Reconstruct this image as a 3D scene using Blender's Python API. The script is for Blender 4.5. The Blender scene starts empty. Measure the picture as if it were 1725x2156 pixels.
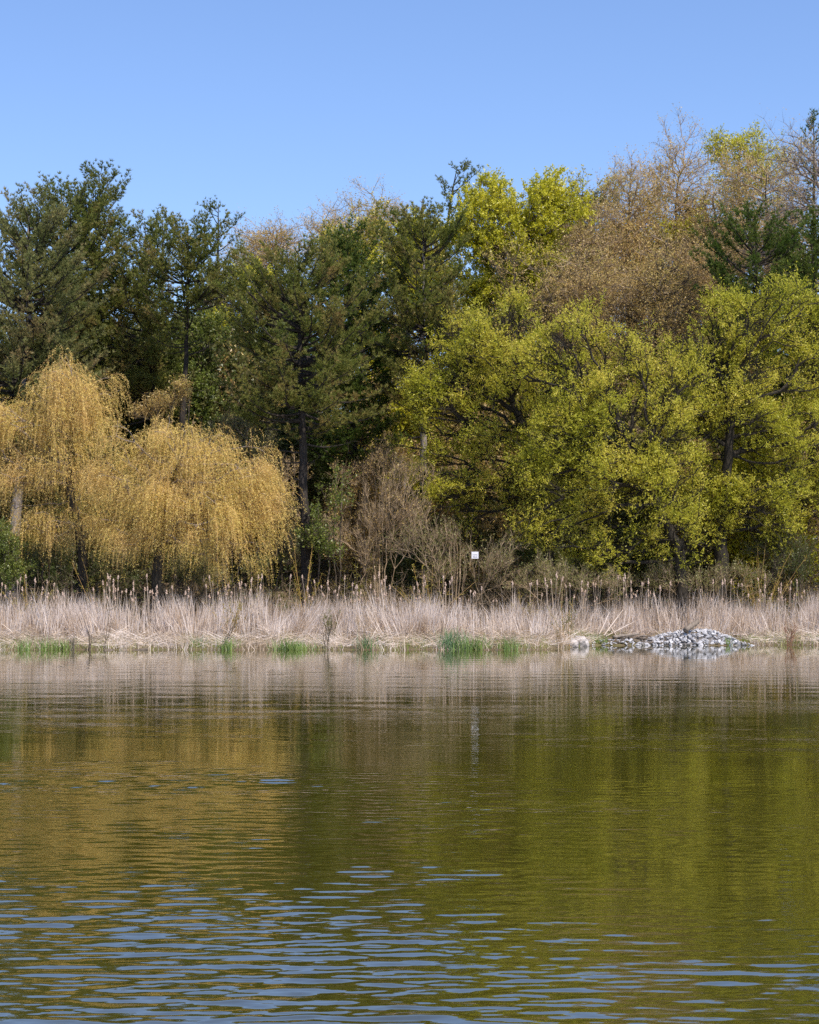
import bpy, bmesh, math, zlib
import numpy as np
from mathutils import Vector

# ------------------------------------------------------------------ camera, sky, sun, exposure
scene = bpy.context.scene
COL = scene.collection
CAM_H = 2.3            # camera height above the water
FD = 4456.0            # focal length in units of a 1725 px wide picture
CXD, HYD = 862.5, 1261.8

cam_data = bpy.data.cameras.new('camera')
cam_data.sensor_fit = 'HORIZONTAL'
cam_data.sensor_width = 36.0
cam_data.lens = 36.0 * FD / 1725.0
cam_data.shift_y = 0.1065
cam_data.clip_start = 0.2
cam_data.clip_end = 4000.0
cam = bpy.data.objects.new('camera', cam_data)
cam.location = (0, 0, CAM_H)
cam.rotation_euler = (math.radians(90), 0, 0)
COL.objects.link(cam)
scene.camera = cam

SUN_EL, SUN_ROT = math.radians(54), math.radians(140)
world = bpy.data.worlds.new('World')
scene.world = world
world.use_nodes = True
wn = world.node_tree.nodes
sky = wn.new('ShaderNodeTexSky')
sky.sky_type = 'NISHITA'
sky.sun_disc = False
sky.sun_elevation = SUN_EL
sky.sun_rotation = SUN_ROT
sky.air_density = 1.0
sky.dust_density = 0.0
sky.ozone_density = 6.5
tint = wn.new('ShaderNodeMix')            # the photograph's white balance leans to magenta
tint.data_type = 'RGBA'
tint.blend_type = 'MULTIPLY'
tint.inputs[0].default_value = 1.0
tint.inputs[7].default_value = (0.985, 0.93, 1.0, 1)
world.node_tree.links.new(sky.outputs[0], tint.inputs[6])
world.node_tree.links.new(tint.outputs[2], wn['Background'].inputs[0])
wn['Background'].inputs[1].default_value = 0.138

sun_data = bpy.data.lights.new('sun', 'SUN')
sun_data.energy = 5.0
sun_data.angle = math.radians(0.53)
sun_data.color = (1.0, 0.90, 0.80)
sun = bpy.data.objects.new('sun', sun_data)
sd = Vector((math.sin(SUN_ROT) * math.cos(SUN_EL), math.cos(SUN_ROT) * math.cos(SUN_EL), math.sin(SUN_EL)))
sun.rotation_euler = sd.to_track_quat('Z', 'Y').to_euler()
sun.location = (30, -30, 60)
COL.objects.link(sun)

scene.render.engine = 'CYCLES'
scene.view_settings.view_transform = 'Standard'
scene.view_settings.look = 'None'
scene.view_settings.exposure = 0.40
scene.view_settings.gamma = 1.0
scene.view_settings.use_curve_mapping = False
scene.cycles.max_bounces = 6
scene.cycles.diffuse_bounces = 4
scene.cycles.glossy_bounces = 2
scene.cycles.transmission_bounces = 3
scene.cycles.use_denoising = False

# ------------------------------------------------------------------ helpers
R = np.random.default_rng(11)
UP = np.array([0.0, 0.0, 1.0])


def reseed(text):
    """every plant keeps its own shape whatever is built before it"""
    global R
    R = np.random.default_rng(zlib.crc32(text.encode()))


def W(x, y, Y):
    """point of the place seen at (x, y) of the 1725 px picture, at distance Y"""
    return np.array([(x - CXD) / FD * Y, Y, CAM_H + (HYD - y) / FD * Y])


def sstep(a, b, v):
    t = np.clip((np.asarray(v, float) - a) / (b - a), 0, 1)
    return t * t * (3 - 2 * t)


def shore(x):
    return 96.2 + 9.3 * sstep(6.0, 9.6, x) + 0.35 * np.sin(np.asarray(x) * 1.1) + 0.2 * np.sin(np.asarray(x) * 2.7 + 1)


def terrain(x, y):
    x = np.asarray(x, float)
    y = np.asarray(y, float)
    d = y - shore(x)
    wet = np.maximum(d * 0.2, -2.0)
    bank = 0.10 * sstep(0, 0.5, d) + 0.3 * sstep(0.3, 5, d) + 0.7 * sstep(4, 16, d)
    hill = (12.5 + 8.0 * sstep(-26, 24, x) + 1.2 * np.sin(x * 0.16)) * sstep(121, 158, y)
    bump = (0.05 * np.sin(x * 1.7 + y) + 0.04 * np.sin(x * 3.1 - y * 2.3)) * sstep(0.5, 3, d)
    return np.where(d < 0, wet, bank + hill + bump)


def vn(x, f, s):
    """smooth noise along the bank"""
    return np.sin(x * f + s) * .5 + np.sin(x * f * 2.3 + s * 1.7) * .3 + np.sin(x * f * 5.1 + s * 2.9) * .2


def mesh_np(name, V, F3=None, F4=None, smooth=False):
    V = np.asarray(V, np.float32)
    parts, starts, n = [], [], 0
    for F, k in ((F3, 3), (F4, 4)):
        if F is None or len(F) == 0:
            continue
        F = np.asarray(F, np.int32)
        parts.append(F.ravel())
        starts.append(n + np.arange(len(F), dtype=np.int32) * k)
        n += len(F) * k
    me = bpy.data.meshes.new(name)
    me.vertices.add(len(V))
    me.vertices.foreach_set('co', V.ravel())
    if n:
        loops = np.concatenate(parts)
        st = np.concatenate(starts)
        me.loops.add(n)
        me.loops.foreach_set('vertex_index', loops)
        me.polygons.add(len(st))
        me.polygons.foreach_set('loop_start', st)
        me.polygons.foreach_set('use_smooth', np.full(len(st), smooth, bool))
    me.update(calc_edges=True)
    return me


class Geo:
    def __init__(self):
        self.V, self.F3, self.F4, self.n = [], [], [], 0

    def add(self, V, F3=None, F4=None):
        V = np.asarray(V, float).reshape(-1, 3)
        if F3 is not None and len(F3):
            self.F3.append(np.asarray(F3) + self.n)
        if F4 is not None and len(F4):
            self.F4.append(np.asarray(F4) + self.n)
        self.V.append(V)
        self.n += len(V)

    def mesh(self, name, origin=(0, 0, 0), smooth=False):
        V = np.concatenate(self.V) - np.asarray(origin)
        return mesh_np(name, V, np.concatenate(self.F3) if self.F3 else None,
                       np.concatenate(self.F4) if self.F4 else None, smooth)


def obj(name, me, mat=None, parent=None, loc=(0, 0, 0)):
    o = bpy.data.objects.new(name, me)
    if mat is not None and me is not None and not me.materials:
        me.materials.append(mat)
    o.location = loc
    COL.objects.link(o)
    if parent is not None:
        o.parent = parent
    return o


def thing(name, label, cat, loc, group=None):
    o = obj(name, None, loc=[float(v) for v in loc])
    o['label'], o['category'] = label, cat
    if group:
        o['group'] = group
    return o


def tag(o, label=None, cat=None, group=None, kind=None):
    for k, v in (('label', label), ('category', cat), ('group', group), ('kind', kind)):
        if v:
            o[k] = v
    return o


def unit(v):
    return v / np.maximum(np.linalg.norm(v, axis=-1, keepdims=True), 1e-9)


def rdir(n):
    return unit(R.normal(size=(n, 3)))


def frame(D):
    """two unit vectors across each direction of D"""
    ref = np.where(np.abs(D[:, 2:3]) > 0.9, np.array([[1.0, 0, 0]]), np.array([[0, 0, 1.0]]))
    A = unit(np.cross(D, ref))
    return A, np.cross(D, A)


def tubes(geo, P0, P1, r0, r1, k):
    """one open k-sided prism per segment"""
    n = len(P0)
    if n == 0:
        return
    A, B = frame(unit(P1 - P0))
    a = np.arange(k) * 2 * math.pi / k
    ring = A[:, None, :] * np.cos(a)[None, :, None] + B[:, None, :] * np.sin(a)[None, :, None]
    V = np.concatenate([P0[:, None] + ring * np.asarray(r0)[:, None, None],
                        P1[:, None] + ring * np.asarray(r1)[:, None, None]], 1)
    j = np.arange(k)
    f = np.stack([j, (j + 1) % k, (j + 1) % k + k, j + k], 1)
    geo.add(V.reshape(-1, 3), F4=(f[None] + (np.arange(n) * 2 * k)[:, None, None]).reshape(-1, 4))


def pipe(geo, P, r, k=8, cap=True):
    """one continuous tube along the polyline P"""
    P = np.asarray(P, float)
    r = np.asarray(r, float)
    n = len(P)
    T = unit(np.gradient(P, axis=0))
    A, B = frame(T)
    for i in range(1, n):
        a = A[i - 1] - T[i] * np.dot(A[i - 1], T[i])
        A[i] = a / max(np.linalg.norm(a), 1e-9)
        B[i] = np.cross(T[i], A[i])
    a = np.arange(k) * 2 * math.pi / k
    V = P[:, None] + (A[:, None] * np.cos(a)[None, :, None] + B[:, None] * np.sin(a)[None, :, None]) * r[:, None, None]
    j = np.arange(k)
    f = np.stack([j, (j + 1) % k, (j + 1) % k + k, j + k], 1)
    F = (f[None] + (np.arange(n - 1) * k)[:, None, None]).reshape(-1, 4)
    V = V.reshape(-1, 3)
    F3 = []
    if cap:
        V = np.vstack([V, P[0], P[-1]])
        for i in range(k):
            F3.append((n * k, (i + 1) % k, i))
            F3.append((n * k + 1, (n - 1) * k + i, (n - 1) * k + (i + 1) % k))
    geo.add(V, F3, F)


def tris(geo, C, D, L, Wd, S=None):
    """one pointed leaf per row: base at C, tip at C + D L"""
    n = len(C)
    if S is None:
        S = unit(np.cross(D, rdir(n)))
    L = np.broadcast_to(np.asarray(L, float), (n,))[:, None]
    Wd = np.broadcast_to(np.asarray(Wd, float), (n,))[:, None]
    V = np.stack([C - S * Wd / 2, C + S * Wd / 2, C + D * L], 1).reshape(-1, 3)
    geo.add(V, F3=np.arange(3 * n).reshape(-1, 3))


def blades(geo, P, w):
    """tapering strips; P is (n, m, 3), the strip narrows to a point"""
    n, m, _ = P.shape
    D = unit(P[:, -1] - P[:, 0] + 1e-6)
    S = unit(np.cross(D, rdir(n)))
    w = np.broadcast_to(np.asarray(w, float), (n,))
    t = np.linspace(1, 0.35, m - 1)
    off = S[:, None] * (w[:, None] * t[None])[:, :, None] / 2
    body = np.stack([P[:, :-1] - off, P[:, :-1] + off], 2).reshape(n, -1, 3)
    V = np.concatenate([body, P[:, -1:]], 1)
    k = V.shape[1]
    f4 = [(2 * i, 2 * i + 1, 2 * i + 3, 2 * i + 2) for i in range(m - 2)]
    base = (np.arange(n) * k)[:, None, None]
    F4 = (np.array(f4)[None] + base).reshape(-1, 4) if f4 else None
    F3 = (np.array([[2 * (m - 2), 2 * (m - 2) + 1, 2 * (m - 1)]])[None] + base).reshape(-1, 3)
    geo.add(V.reshape(-1, 3), F3, F4)


# ------------------------------------------------------------------ materials
def new_mat(name):
    m = bpy.data.materials.new(name)
    m.use_nodes = True
    nt = m.node_tree
    for n in list(nt.nodes):
        nt.nodes.remove(n)
    out = nt.nodes.new('ShaderNodeOutputMaterial')
    return m, nt, out


def ramp(nt, fac, cols, pos=None):
    r = nt.nodes.new('ShaderNodeValToRGB')
    el = r.color_ramp.elements
    while len(el) < len(cols):
        el.new(0.5)
    for i, c in enumerate(cols):
        el[i].position = pos[i] if pos else i / (len(cols) - 1)
        el[i].color = (*c, 1)
    nt.links.new(fac, r.inputs[0])
    return r.outputs[0]


def math_node(nt, op, a, b=None):
    n = nt.nodes.new('ShaderNodeMath')
    n.operation = op
    for i, v in enumerate((a, b)):
        if v is None:
            continue
        if isinstance(v, (int, float)):
            n.inputs[i].default_value = v
        else:
            nt.links.new(v, n.inputs[i])
    return n.outputs[0]


def noise_node(nt, scale, detail=2.0, vec=None, rough=0.5):
    n = nt.nodes.new('ShaderNodeTexNoise')
    n.inputs['Scale'].default_value = scale
    n.inputs['Detail'].default_value = detail
    n.inputs['Roughness'].default_value = rough
    if vec is None:
        tc = nt.nodes.new('ShaderNodeTexCoord')
        vec = tc.outputs['Object']
    nt.links.new(vec, n.inputs['Vector'])
    return n.outputs['Fac']


def leaf_mat(name, cols, transl=0.35, scale=0.6, mix=0.5, gloss=0.05):
    """colour varies from leaf to leaf and from clump to clump"""
    m, nt, out = new_mat(name)
    g = nt.nodes.new('ShaderNodeNewGeometry')
    nz = noise_node(nt, scale, 2.0)
    a = math_node(nt, 'MULTIPLY', g.outputs['Random Per Island'], mix)
    b = math_node(nt, 'MULTIPLY', math_node(nt, 'SUBTRACT', nz, 0.5), 1.9)
    f = math_node(nt, 'ADD', math_node(nt, 'ADD', a, b), 0.5 - mix / 2)
    col = ramp(nt, f, cols)
    d = nt.nodes.new('ShaderNodeBsdfDiffuse')
    t = nt.nodes.new('ShaderNodeBsdfTranslucent')
    nt.links.new(col, d.inputs[0])
    nt.links.new(col, t.inputs[0])
    mx = nt.nodes.new('ShaderNodeMixShader')
    mx.inputs[0].default_value = transl
    nt.links.new(d.outputs[0], mx.inputs[1])
    nt.links.new(t.outputs[0], mx.inputs[2])
    gl = nt.nodes.new('ShaderNodeBsdfGlossy')
    gl.inputs['Roughness'].default_value = 0.45
    mg = nt.nodes.new('ShaderNodeMixShader')
    mg.inputs[0].default_value = gloss
    nt.links.new(mx.outputs[0], mg.inputs[1])
    nt.links.new(gl.outputs[0], mg.inputs[2])
    nt.links.new(mg.outputs[0], out.inputs[0])
    return m


def rough_mat(name, cols, scale=4.0, stretch=(1, 1, 1), bump=0.02, rough=0.9, island=0.0):
    m, nt, out = new_mat(name)
    tc = nt.nodes.new('ShaderNodeTexCoord')
    mp = nt.nodes.new('ShaderNodeMapping')
    mp.inputs['Scale'].default_value = stretch
    nt.links.new(tc.outputs['Object'], mp.inputs[0])
    nz = noise_node(nt, scale, 5.0, mp.outputs[0], 0.65)
    f = math_node(nt, 'ADD', math_node(nt, 'MULTIPLY', math_node(nt, 'SUBTRACT', nz, 0.5), 1.8), 0.5)
    if island:
        g = nt.nodes.new('ShaderNodeNewGeometry')
        oi = nt.nodes.new('ShaderNodeObjectInfo')
        r = math_node(nt, 'FRACT', math_node(nt, 'ADD', g.outputs['Random Per Island'], oi.outputs['Random']))
        f = math_node(nt, 'ADD', f, math_node(nt, 'MULTIPLY', math_node(nt, 'SUBTRACT', r, 0.5), island))
    col = ramp(nt, f, cols)
    p = nt.nodes.new('ShaderNodeBsdfPrincipled')
    p.inputs['Roughness'].default_value = rough
    p.inputs['Specular IOR Level'].default_value = 0.25
    nt.links.new(col, p.inputs['Base Color'])
    if bump:
        b = nt.nodes.new('ShaderNodeBump')
        b.inputs['Distance'].default_value = bump
        nt.links.new(nz, b.inputs['Height'])
        nt.links.new(b.outputs[0], p.inputs['Normal'])
    nt.links.new(p.outputs[0], out.inputs[0])
    return m


M = {}
M['pine'] = leaf_mat('pine_needles', [(.100, .135, .026), (.170, .200, .040), (.245, .235, .060), (.33, .225, .090)], .40, .45, .55, .015)
M['pine_pale'] = leaf_mat('pale_pine_needles', [(.13, .165, .05), (.205, .225, .075), (.28, .265, .10), (.34, .24, .115)], .40, .45, .55, .015)
M['pine_deep'] = leaf_mat('deep_green_pine_needles', [(.052, .100, .016), (.105, .155, .026), (.165, .19, .042)], .40, .5, .5, .015)
M['pine_blue'] = leaf_mat('white_pine_needles', [(.085, .120, .024), (.155, .180, .040), (.22, .21, .055)], .40, .5, .5, .015)
M['willow'] = leaf_mat('willow_leaves', [(.33, .35, .025), (.47, .465, .042), (.59, .55, .065), (.70, .59, .10)], .50, .40, .75, .02)
M['weeping'] = leaf_mat('weeping_willow_leaves', [(.52, .43, .085), (.72, .55, .145), (.83, .64, .21), (.62, .42, .17)], .35, .45, .7, .03)
M['maple'] = leaf_mat('young_maple_leaves', [(.36, .36, .016), (.52, .50, .026), (.68, .62, .05)], .42, .5, .7, .04)
M['maple_olive'] = leaf_mat('olive_young_leaves', [(.34, .28, .06), (.46, .40, .06), (.52, .48, .05)], .4, .4, .7, .04)
M['bud'] = leaf_mat('brown_buds', [(.36, .245, .085), (.52, .36, .12), (.64, .47, .16), (.54, .48, .09)], .45, .25, .7, .04)
M['green'] = leaf_mat('fresh_green_leaves', [(.09, .13, .02), (.155, .20, .03), (.25, .28, .05)], .4, .7, .7, .04)
M['dark_green'] = leaf_mat('dark_undergrowth_leaves', [(.05, .075, .016), (.09, .115, .025), (.15, .14, .045)], .35, .5, .7, .03)
M['olive'] = leaf_mat('olive_shrub_leaves', [(.14, .15, .04), (.21, .21, .06), (.28, .26, .08)], .4, .6, .7, .03)
M['yellow_shoot'] = leaf_mat('yellow_shoot_leaves', [(.22, .20, .02), (.34, .30, .03), (.42, .34, .05)], .4, .6, .7, .03)
M['bark'] = rough_mat('dark_bark', [(.012, .010, .008), (.034, .028, .023), (.080, .070, .060)], 7, (2.2, 2.2, .5), .05)
M['bark_pale'] = rough_mat('pale_bark', [(.10, .085, .075), (.23, .20, .18), (.36, .32, .30)], 6, (2.2, 2.2, .6), .05)
M['bark_willow'] = rough_mat('willow_bark', [(.012, .010, .007), (.030, .025, .018), (.070, .060, .045)], 6, (2, 2, .6), .05)
M['bark_grey'] = rough_mat('grey_branch_bark', [(.09, .070, .055), (.19, .155, .13), (.30, .26, .22)], 5, (1, 1, 1), .0)
M['twig_brown'] = rough_mat('brown_twig_bark', [(.17, .12, .07), (.30, .22, .135), (.43, .33, .22)], 2, (1, 1, 1), .0, .9, .6)
M['twig_gold'] = rough_mat('golden_twig_bark', [(.28, .17, .05), (.46, .29, .10), (.55, .36, .15)], 1, (1, 1, 1), .0, .9, .5)
M['twig_dark'] = rough_mat('dark_twig_bark', [(.05, .037, .026), (.10, .078, .055), (.17, .135, .10)], 2, (1, 1, 1), .0, .9, .6)
M['twig_red'] = rough_mat('reddish_twig_bark', [(.14, .055, .035), (.22, .10, .06), (.30, .16, .10)], 2, (1, 1, 1), .0, .9, .5)
M['reed'] = leaf_mat('dry_reed_blades', [(.38, .27, .17), (.62, .51, .41), (.74, .645, .565), (.82, .74, .69)], .35, .9, .7, .04)
M['thatch'] = leaf_mat('fallen_reed_thatch', [(.34, .25, .15), (.52, .41, .29), (.68, .57, .47), (.78, .69, .62)], .2, .5, 1.0, .03)
M['stalk'] = rough_mat('dry_cattail_stalk', [(.36, .28, .20), (.52, .43, .34)], 2, (1, 1, 1), .0, .9, .5)
M['cattail_head'] = rough_mat('fluffy_cattail_seed', [(.27, .185, .125), (.42, .31, .235), (.56, .44, .36)], 22, (1, 1, 1), .02, 1.0, .35)
M['grass'] = leaf_mat('shore_grass_blades', [(.13, .20, .025), (.22, .29, .04), (.34, .37, .08), (.50, .43, .18)], .35, .9, .8, .04)
M['iris'] = leaf_mat('iris_blades', [(.11, .19, .03), (.18, .28, .05), (.28, .37, .08)], .35, 2.5, .7, .08)
M['iris_blue'] = leaf_mat('bluish_iris_blades', [(.08, .17, .06), (.14, .26, .09), (.22, .33, .12)], .35, 2.5, .7, .08)
M['soil'] = rough_mat('bank_soil', [(.10, .075, .05), (.18, .14, .095), (.28, .225, .165)], 2.5, (1, 1, 1), .05)
M['stone'] = rough_mat('grey_limestone', [(.27, .27, .275), (.40, .40, .41), (.54, .54, .555)], 3.2, (1, 1, 1), .012, .85, .55)
M['stone_wet'] = rough_mat('wet_limestone', [(.07, .065, .055), (.13, .125, .11), (.22, .21, .19)], 3.2, (1, 1, 1), .012, .4, .5)
M['stone_core'] = rough_mat('stone_grit', [(.12, .11, .105), (.22, .21, .20)], 9, (1, 1, 1), .05)
M['boulder'] = rough_mat('weathered_boulder', [(.23, .20, .18), (.38, .35, .33), (.52, .49, .47)], 4, (1, 1, 1), .06)
M['driftwood'] = rough_mat('driftwood', [(.085, .068, .050), (.17, .14, .11), (.28, .24, .20)], 6, (3, 3, 1), .02, .9, .5)
M['wet_wood'] = rough_mat('wet_log_wood', [(.05, .04, .03), (.13, .105, .08), (.30, .25, .20)], 5, (1, 3, 3), .03)
M['raw_wood'] = rough_mat('raw_wood', [(.42, .26, .15), (.56, .38, .23)], 5, (1, 4, 4), .01)
M['white'] = rough_mat('white_sign_paint', [(.60, .60, .64), (.74, .74, .77)], 9, (1, 1, 1), 0, .5)
M['metal'] = rough_mat('grey_metal', [(.16, .17, .18), (.24, .25, .27)], 6, (1, 1, 1), 0, .5)
M['lamp'] = rough_mat('grey_lamp_housing', [(.20, .21, .24), (.28, .29, .32)], 6, (1, 1, 1), 0, .35)
M['shed'] = rough_mat('grey_shed_boards', [(.04, .045, .045), (.07, .075, .07)], 5, (1, 1, .2), .01)
M['black'] = rough_mat('black_print', [(.02, .02, .025), (.03, .03, .035)], 5, (1, 1, 1), 0, .6)


def ground_material():
    m, nt, out = new_mat('bank_and_forest_floor')
    tc = nt.nodes.new('ShaderNodeTexCoord')
    n1 = noise_node(nt, 0.5, 6, tc.outputs['Object'], .7)
    n2 = noise_node(nt, 6.0, 4, tc.outputs['Object'], .7)
    f = math_node(nt, 'ADD', math_node(nt, 'MULTIPLY', n1, .9), math_node(nt, 'MULTIPLY', math_node(nt, 'SUBTRACT', n2, .5), .9))
    col = ramp(nt, f, [(.07, .05, .03), (.16, .12, .08), (.12, .12, .04), (.28, .22, .16)], [.2, .45, .55, .8])
    p = nt.nodes.new('ShaderNodeBsdfPrincipled')
    p.inputs['Roughness'].default_value = 1
    p.inputs['Specular IOR Level'].default_value = .1
    nt.links.new(col, p.inputs['Base Color'])
    b = nt.nodes.new('ShaderNodeBump')
    b.inputs['Distance'].default_value = .08
    nt.links.new(n2, b.inputs['Height'])
    nt.links.new(b.outputs[0], p.inputs['Normal'])
    nt.links.new(p.outputs[0], out.inputs[0])
    return m


def water_material():
    m, nt, out = new_mat('lake_water')
    tc = nt.nodes.new('ShaderNodeTexCoord')

    def layer(sx, sy, rot, detail, off):
        mp = nt.nodes.new('ShaderNodeMapping')
        mp.inputs['Scale'].default_value = (sx, sy, 1)
        mp.inputs['Rotation'].default_value = (0, 0, math.radians(rot))
        mp.inputs['Location'].default_value = (off, off * 1.7, 0)
        nt.links.new(tc.outputs['Object'], mp.inputs[0])
        return noise_node(nt, 1.0, detail, mp.outputs[0], .45)

    patch = layer(.055, .16, 4, 2.0, 3.3)
    pf = nt.nodes.new('ShaderNodeMapRange')
    pf.interpolation_type = 'SMOOTHSTEP'
    pf.inputs[1].default_value, pf.inputs[2].default_value = .38, .66
    pf.inputs[3].default_value, pf.inputs[4].default_value = .40, 1.75
    nt.links.new(patch, pf.inputs[0])
    sx = nt.nodes.new('ShaderNodeSeparateXYZ')
    nt.links.new(tc.outputs['Object'], sx.inputs[0])
    lee = nt.nodes.new('ShaderNodeMapRange')       # the strip under the bank lies in its lee
    lee.interpolation_type = 'SMOOTHSTEP'
    lee.inputs[1].default_value, lee.inputs[2].default_value = 62, 84
    lee.inputs[3].default_value, lee.inputs[4].default_value = 1.0, .25
    nt.links.new(sx.outputs['Y'], lee.inputs[0])
    w2 = math_node(nt, 'MULTIPLY', layer(4.2, 10.5, -5, 1.0, 7.0), .0011)
    w1 = math_node(nt, 'MULTIPLY', layer(9.0, 21.0, 6, 1.0, 2.0), .0004)
    h = math_node(nt, 'MULTIPLY', math_node(nt, 'MULTIPLY', math_node(nt, 'ADD', w1, w2), pf.outputs[0]), lee.outputs[0])
    b = nt.nodes.new('ShaderNodeBump')
    b.inputs['Strength'].default_value = 1
    b.inputs['Distance'].default_value = 1.0
    nt.links.new(h, b.inputs['Height'])
    d = nt.nodes.new('ShaderNodeBsdfDiffuse')
    d.inputs[0].default_value = (.046, .044, .005, 1)
    g = nt.nodes.new('ShaderNodeBsdfGlossy')
    g.inputs['Roughness'].default_value = .02
    g.inputs['Color'].default_value = (1, 1, 1, 1)
    nt.links.new(b.outputs[0], g.inputs['Normal'])
    fr = nt.nodes.new('ShaderNodeFresnel')
    fr.inputs['IOR'].default_value = 3.6
    nt.links.new(b.outputs[0], fr.inputs['Normal'])
    mx = nt.nodes.new('ShaderNodeMixShader')
    nt.links.new(fr.outputs[0], mx.inputs[0])
    nt.links.new(d.outputs[0], mx.inputs[1])
    nt.links.new(g.outputs[0], mx.inputs[2])
    nt.links.new(mx.outputs[0], out.inputs[0])
    return m


# ------------------------------------------------------------------ setting: ground and water
def build_ground():
    xs = np.concatenate([[-1500, -700, -300, -120, -60], np.arange(-36, 36.1, .5), [60, 120, 300, 700, 1500]])
    ys = np.concatenate([[-1500, -500, -100, 0, 50, 80, 90], np.arange(93, 124, .5), np.arange(124, 170, 2), [180, 220, 300, 600, 2000]])
    X, Y = np.meshgrid(xs, ys)
    V = np.stack([X, Y, terrain(X, Y)], -1).reshape(-1, 3)
    nx, ny = len(xs), len(ys)
    i, j = np.meshgrid(np.arange(nx - 1), np.arange(ny - 1))
    a = (j * nx + i).ravel()
    me = mesh_np('ground', V, F4=np.stack([a, a + 1, a + nx + 1, a + nx], 1), smooth=True)
    tag(obj('ground', me, ground_material()), kind='structure')


def build_water():
    """one sheet; its waves are real relief where they can be seen, finer towards the camera"""
    ys = [-1500.0, -60.0, 0.0, 4.0]
    y = 7.6
    while y < 97:
        ys.append(y)
        y += min(.018 + .0026 * (y - 7.6), .080) if y < 30 else (.115 if y < 50 else (.16 if y < 82 else .35))
    ys += [99.0, 108.5]
    ys = np.array(ys)
    u = np.linspace(-1, 1, 172)
    half = .205 * np.clip(ys, 0, 110) + 1.0
    X = np.concatenate([np.full((len(ys), 1), -1500.0), half[:, None] * u[None], np.full((len(ys), 1), 1500.0)], 1)
    Y = np.repeat(ys[:, None], X.shape[1], 1)
    rs = np.random.default_rng(5)
    Z = np.zeros_like(X)

    def low(fx, fy, seed):
        r = np.random.default_rng(seed)
        v = np.zeros_like(X)
        for _ in range(9):
            a, b_, p = r.normal() * fx, r.normal() * fy, r.uniform(0, 6.28)
            v += np.sin(X * a + Y * b_ + p)
        return v / 3.0

    patch = np.clip(.56 - .24 * sstep(-.02, .12, X / Y) + .30 * low(.28, .42, 21) + .22 * low(.9, 1.3, 8) + .55 * np.exp(-((X + .9 + .06 * (Y - 9)) / (.8 + .10 * Y)) ** 2 - ((Y - 9) / 7) ** 2) + 1.15 * np.exp(-((X + 3.6) / 3.6) ** 2 - ((Y - 26.6) / 1.8) ** 2) + .35 * np.exp(-((X + .4) / 2.6) ** 2 - ((Y - 18) / 6) ** 2), .13, 2.0)
    fade = sstep(7.0, 8.0, Y) * (1 - .40 * sstep(70, 94, Y)) * (1 - sstep(96, 97.5, Y))
    inner = np.ones_like(X)
    inner[:, [0, -1]] = 0
    inner[:, [1, -2]] = 0
    lam = np.concatenate([rs.uniform(.085, .17, 42), rs.uniform(.19, .44, 22), rs.uniform(.9, 3.0, 8)])
    for l in lam:
        th = rs.normal() * .42
        k = 2 * math.pi / l
        slope = .0105 if l < .18 else (.0105 if l < .7 else .0030)
        res = 1.0 if l > .7 else (1 - sstep(22, 40, Y) if l < .18 else 1 - sstep(70, 90, Y))
        Z += slope / k * np.sin(k * (math.sin(th) * X + math.cos(th) * Y) + rs.uniform(0, 6.28) + .6 * low(.35, .3, int(l * 1e4))) * res
    Z *= patch * fade * inner
    ny, nx = X.shape
    i, j = np.meshgrid(np.arange(nx - 1), np.arange(ny - 1))
    a = (j * nx + i).ravel()
    me = mesh_np('lake_water', np.stack([X, Y, Z], -1).reshape(-1, 3), F4=np.stack([a, a + 1, a + nx + 1, a + nx], 1), smooth=True)
    tag(obj('lake_water', me, water_material()), kind='structure')


build_ground()
build_water()


# ------------------------------------------------------------------ trees
def grow(roots, rpath, targets, bf=.45):
    """branches that reach every target from the trunk: greedy shortest growth with a path-length penalty"""
    nr, nt_ = len(roots), len(targets)
    P = np.vstack([roots, targets])
    par = np.full(nr + nt_, -1)
    par[1:nr] = np.arange(nr - 1)
    path = np.zeros(nr + nt_)
    path[:nr] = rpath
    best = np.full(nt_, np.inf)
    bpar = np.zeros(nt_, int)
    for i in range(nr):
        c = np.linalg.norm(targets - roots[i], axis=1) + bf * path[i]
        k = c < best
        best[k], bpar[k] = c[k], i
    order = list(range(nr))
    done = np.zeros(nt_, bool)
    for _ in range(nt_):
        i = int(np.argmin(best))
        p = bpar[i]
        par[nr + i] = p
        d = math.sqrt(((targets[i] - P[p]) ** 2).sum())
        path[nr + i] = path[p] + d
        order.append(nr + i)
        done[i] = True
        best[i] = np.inf
        df = targets - targets[i]
        c = np.sqrt(np.einsum('ij,ij->i', df, df)) + bf * path[nr + i]
        k = (c < best) & ~done
        best[k], bpar[k] = c[k], nr + i
    return P, par, order


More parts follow.
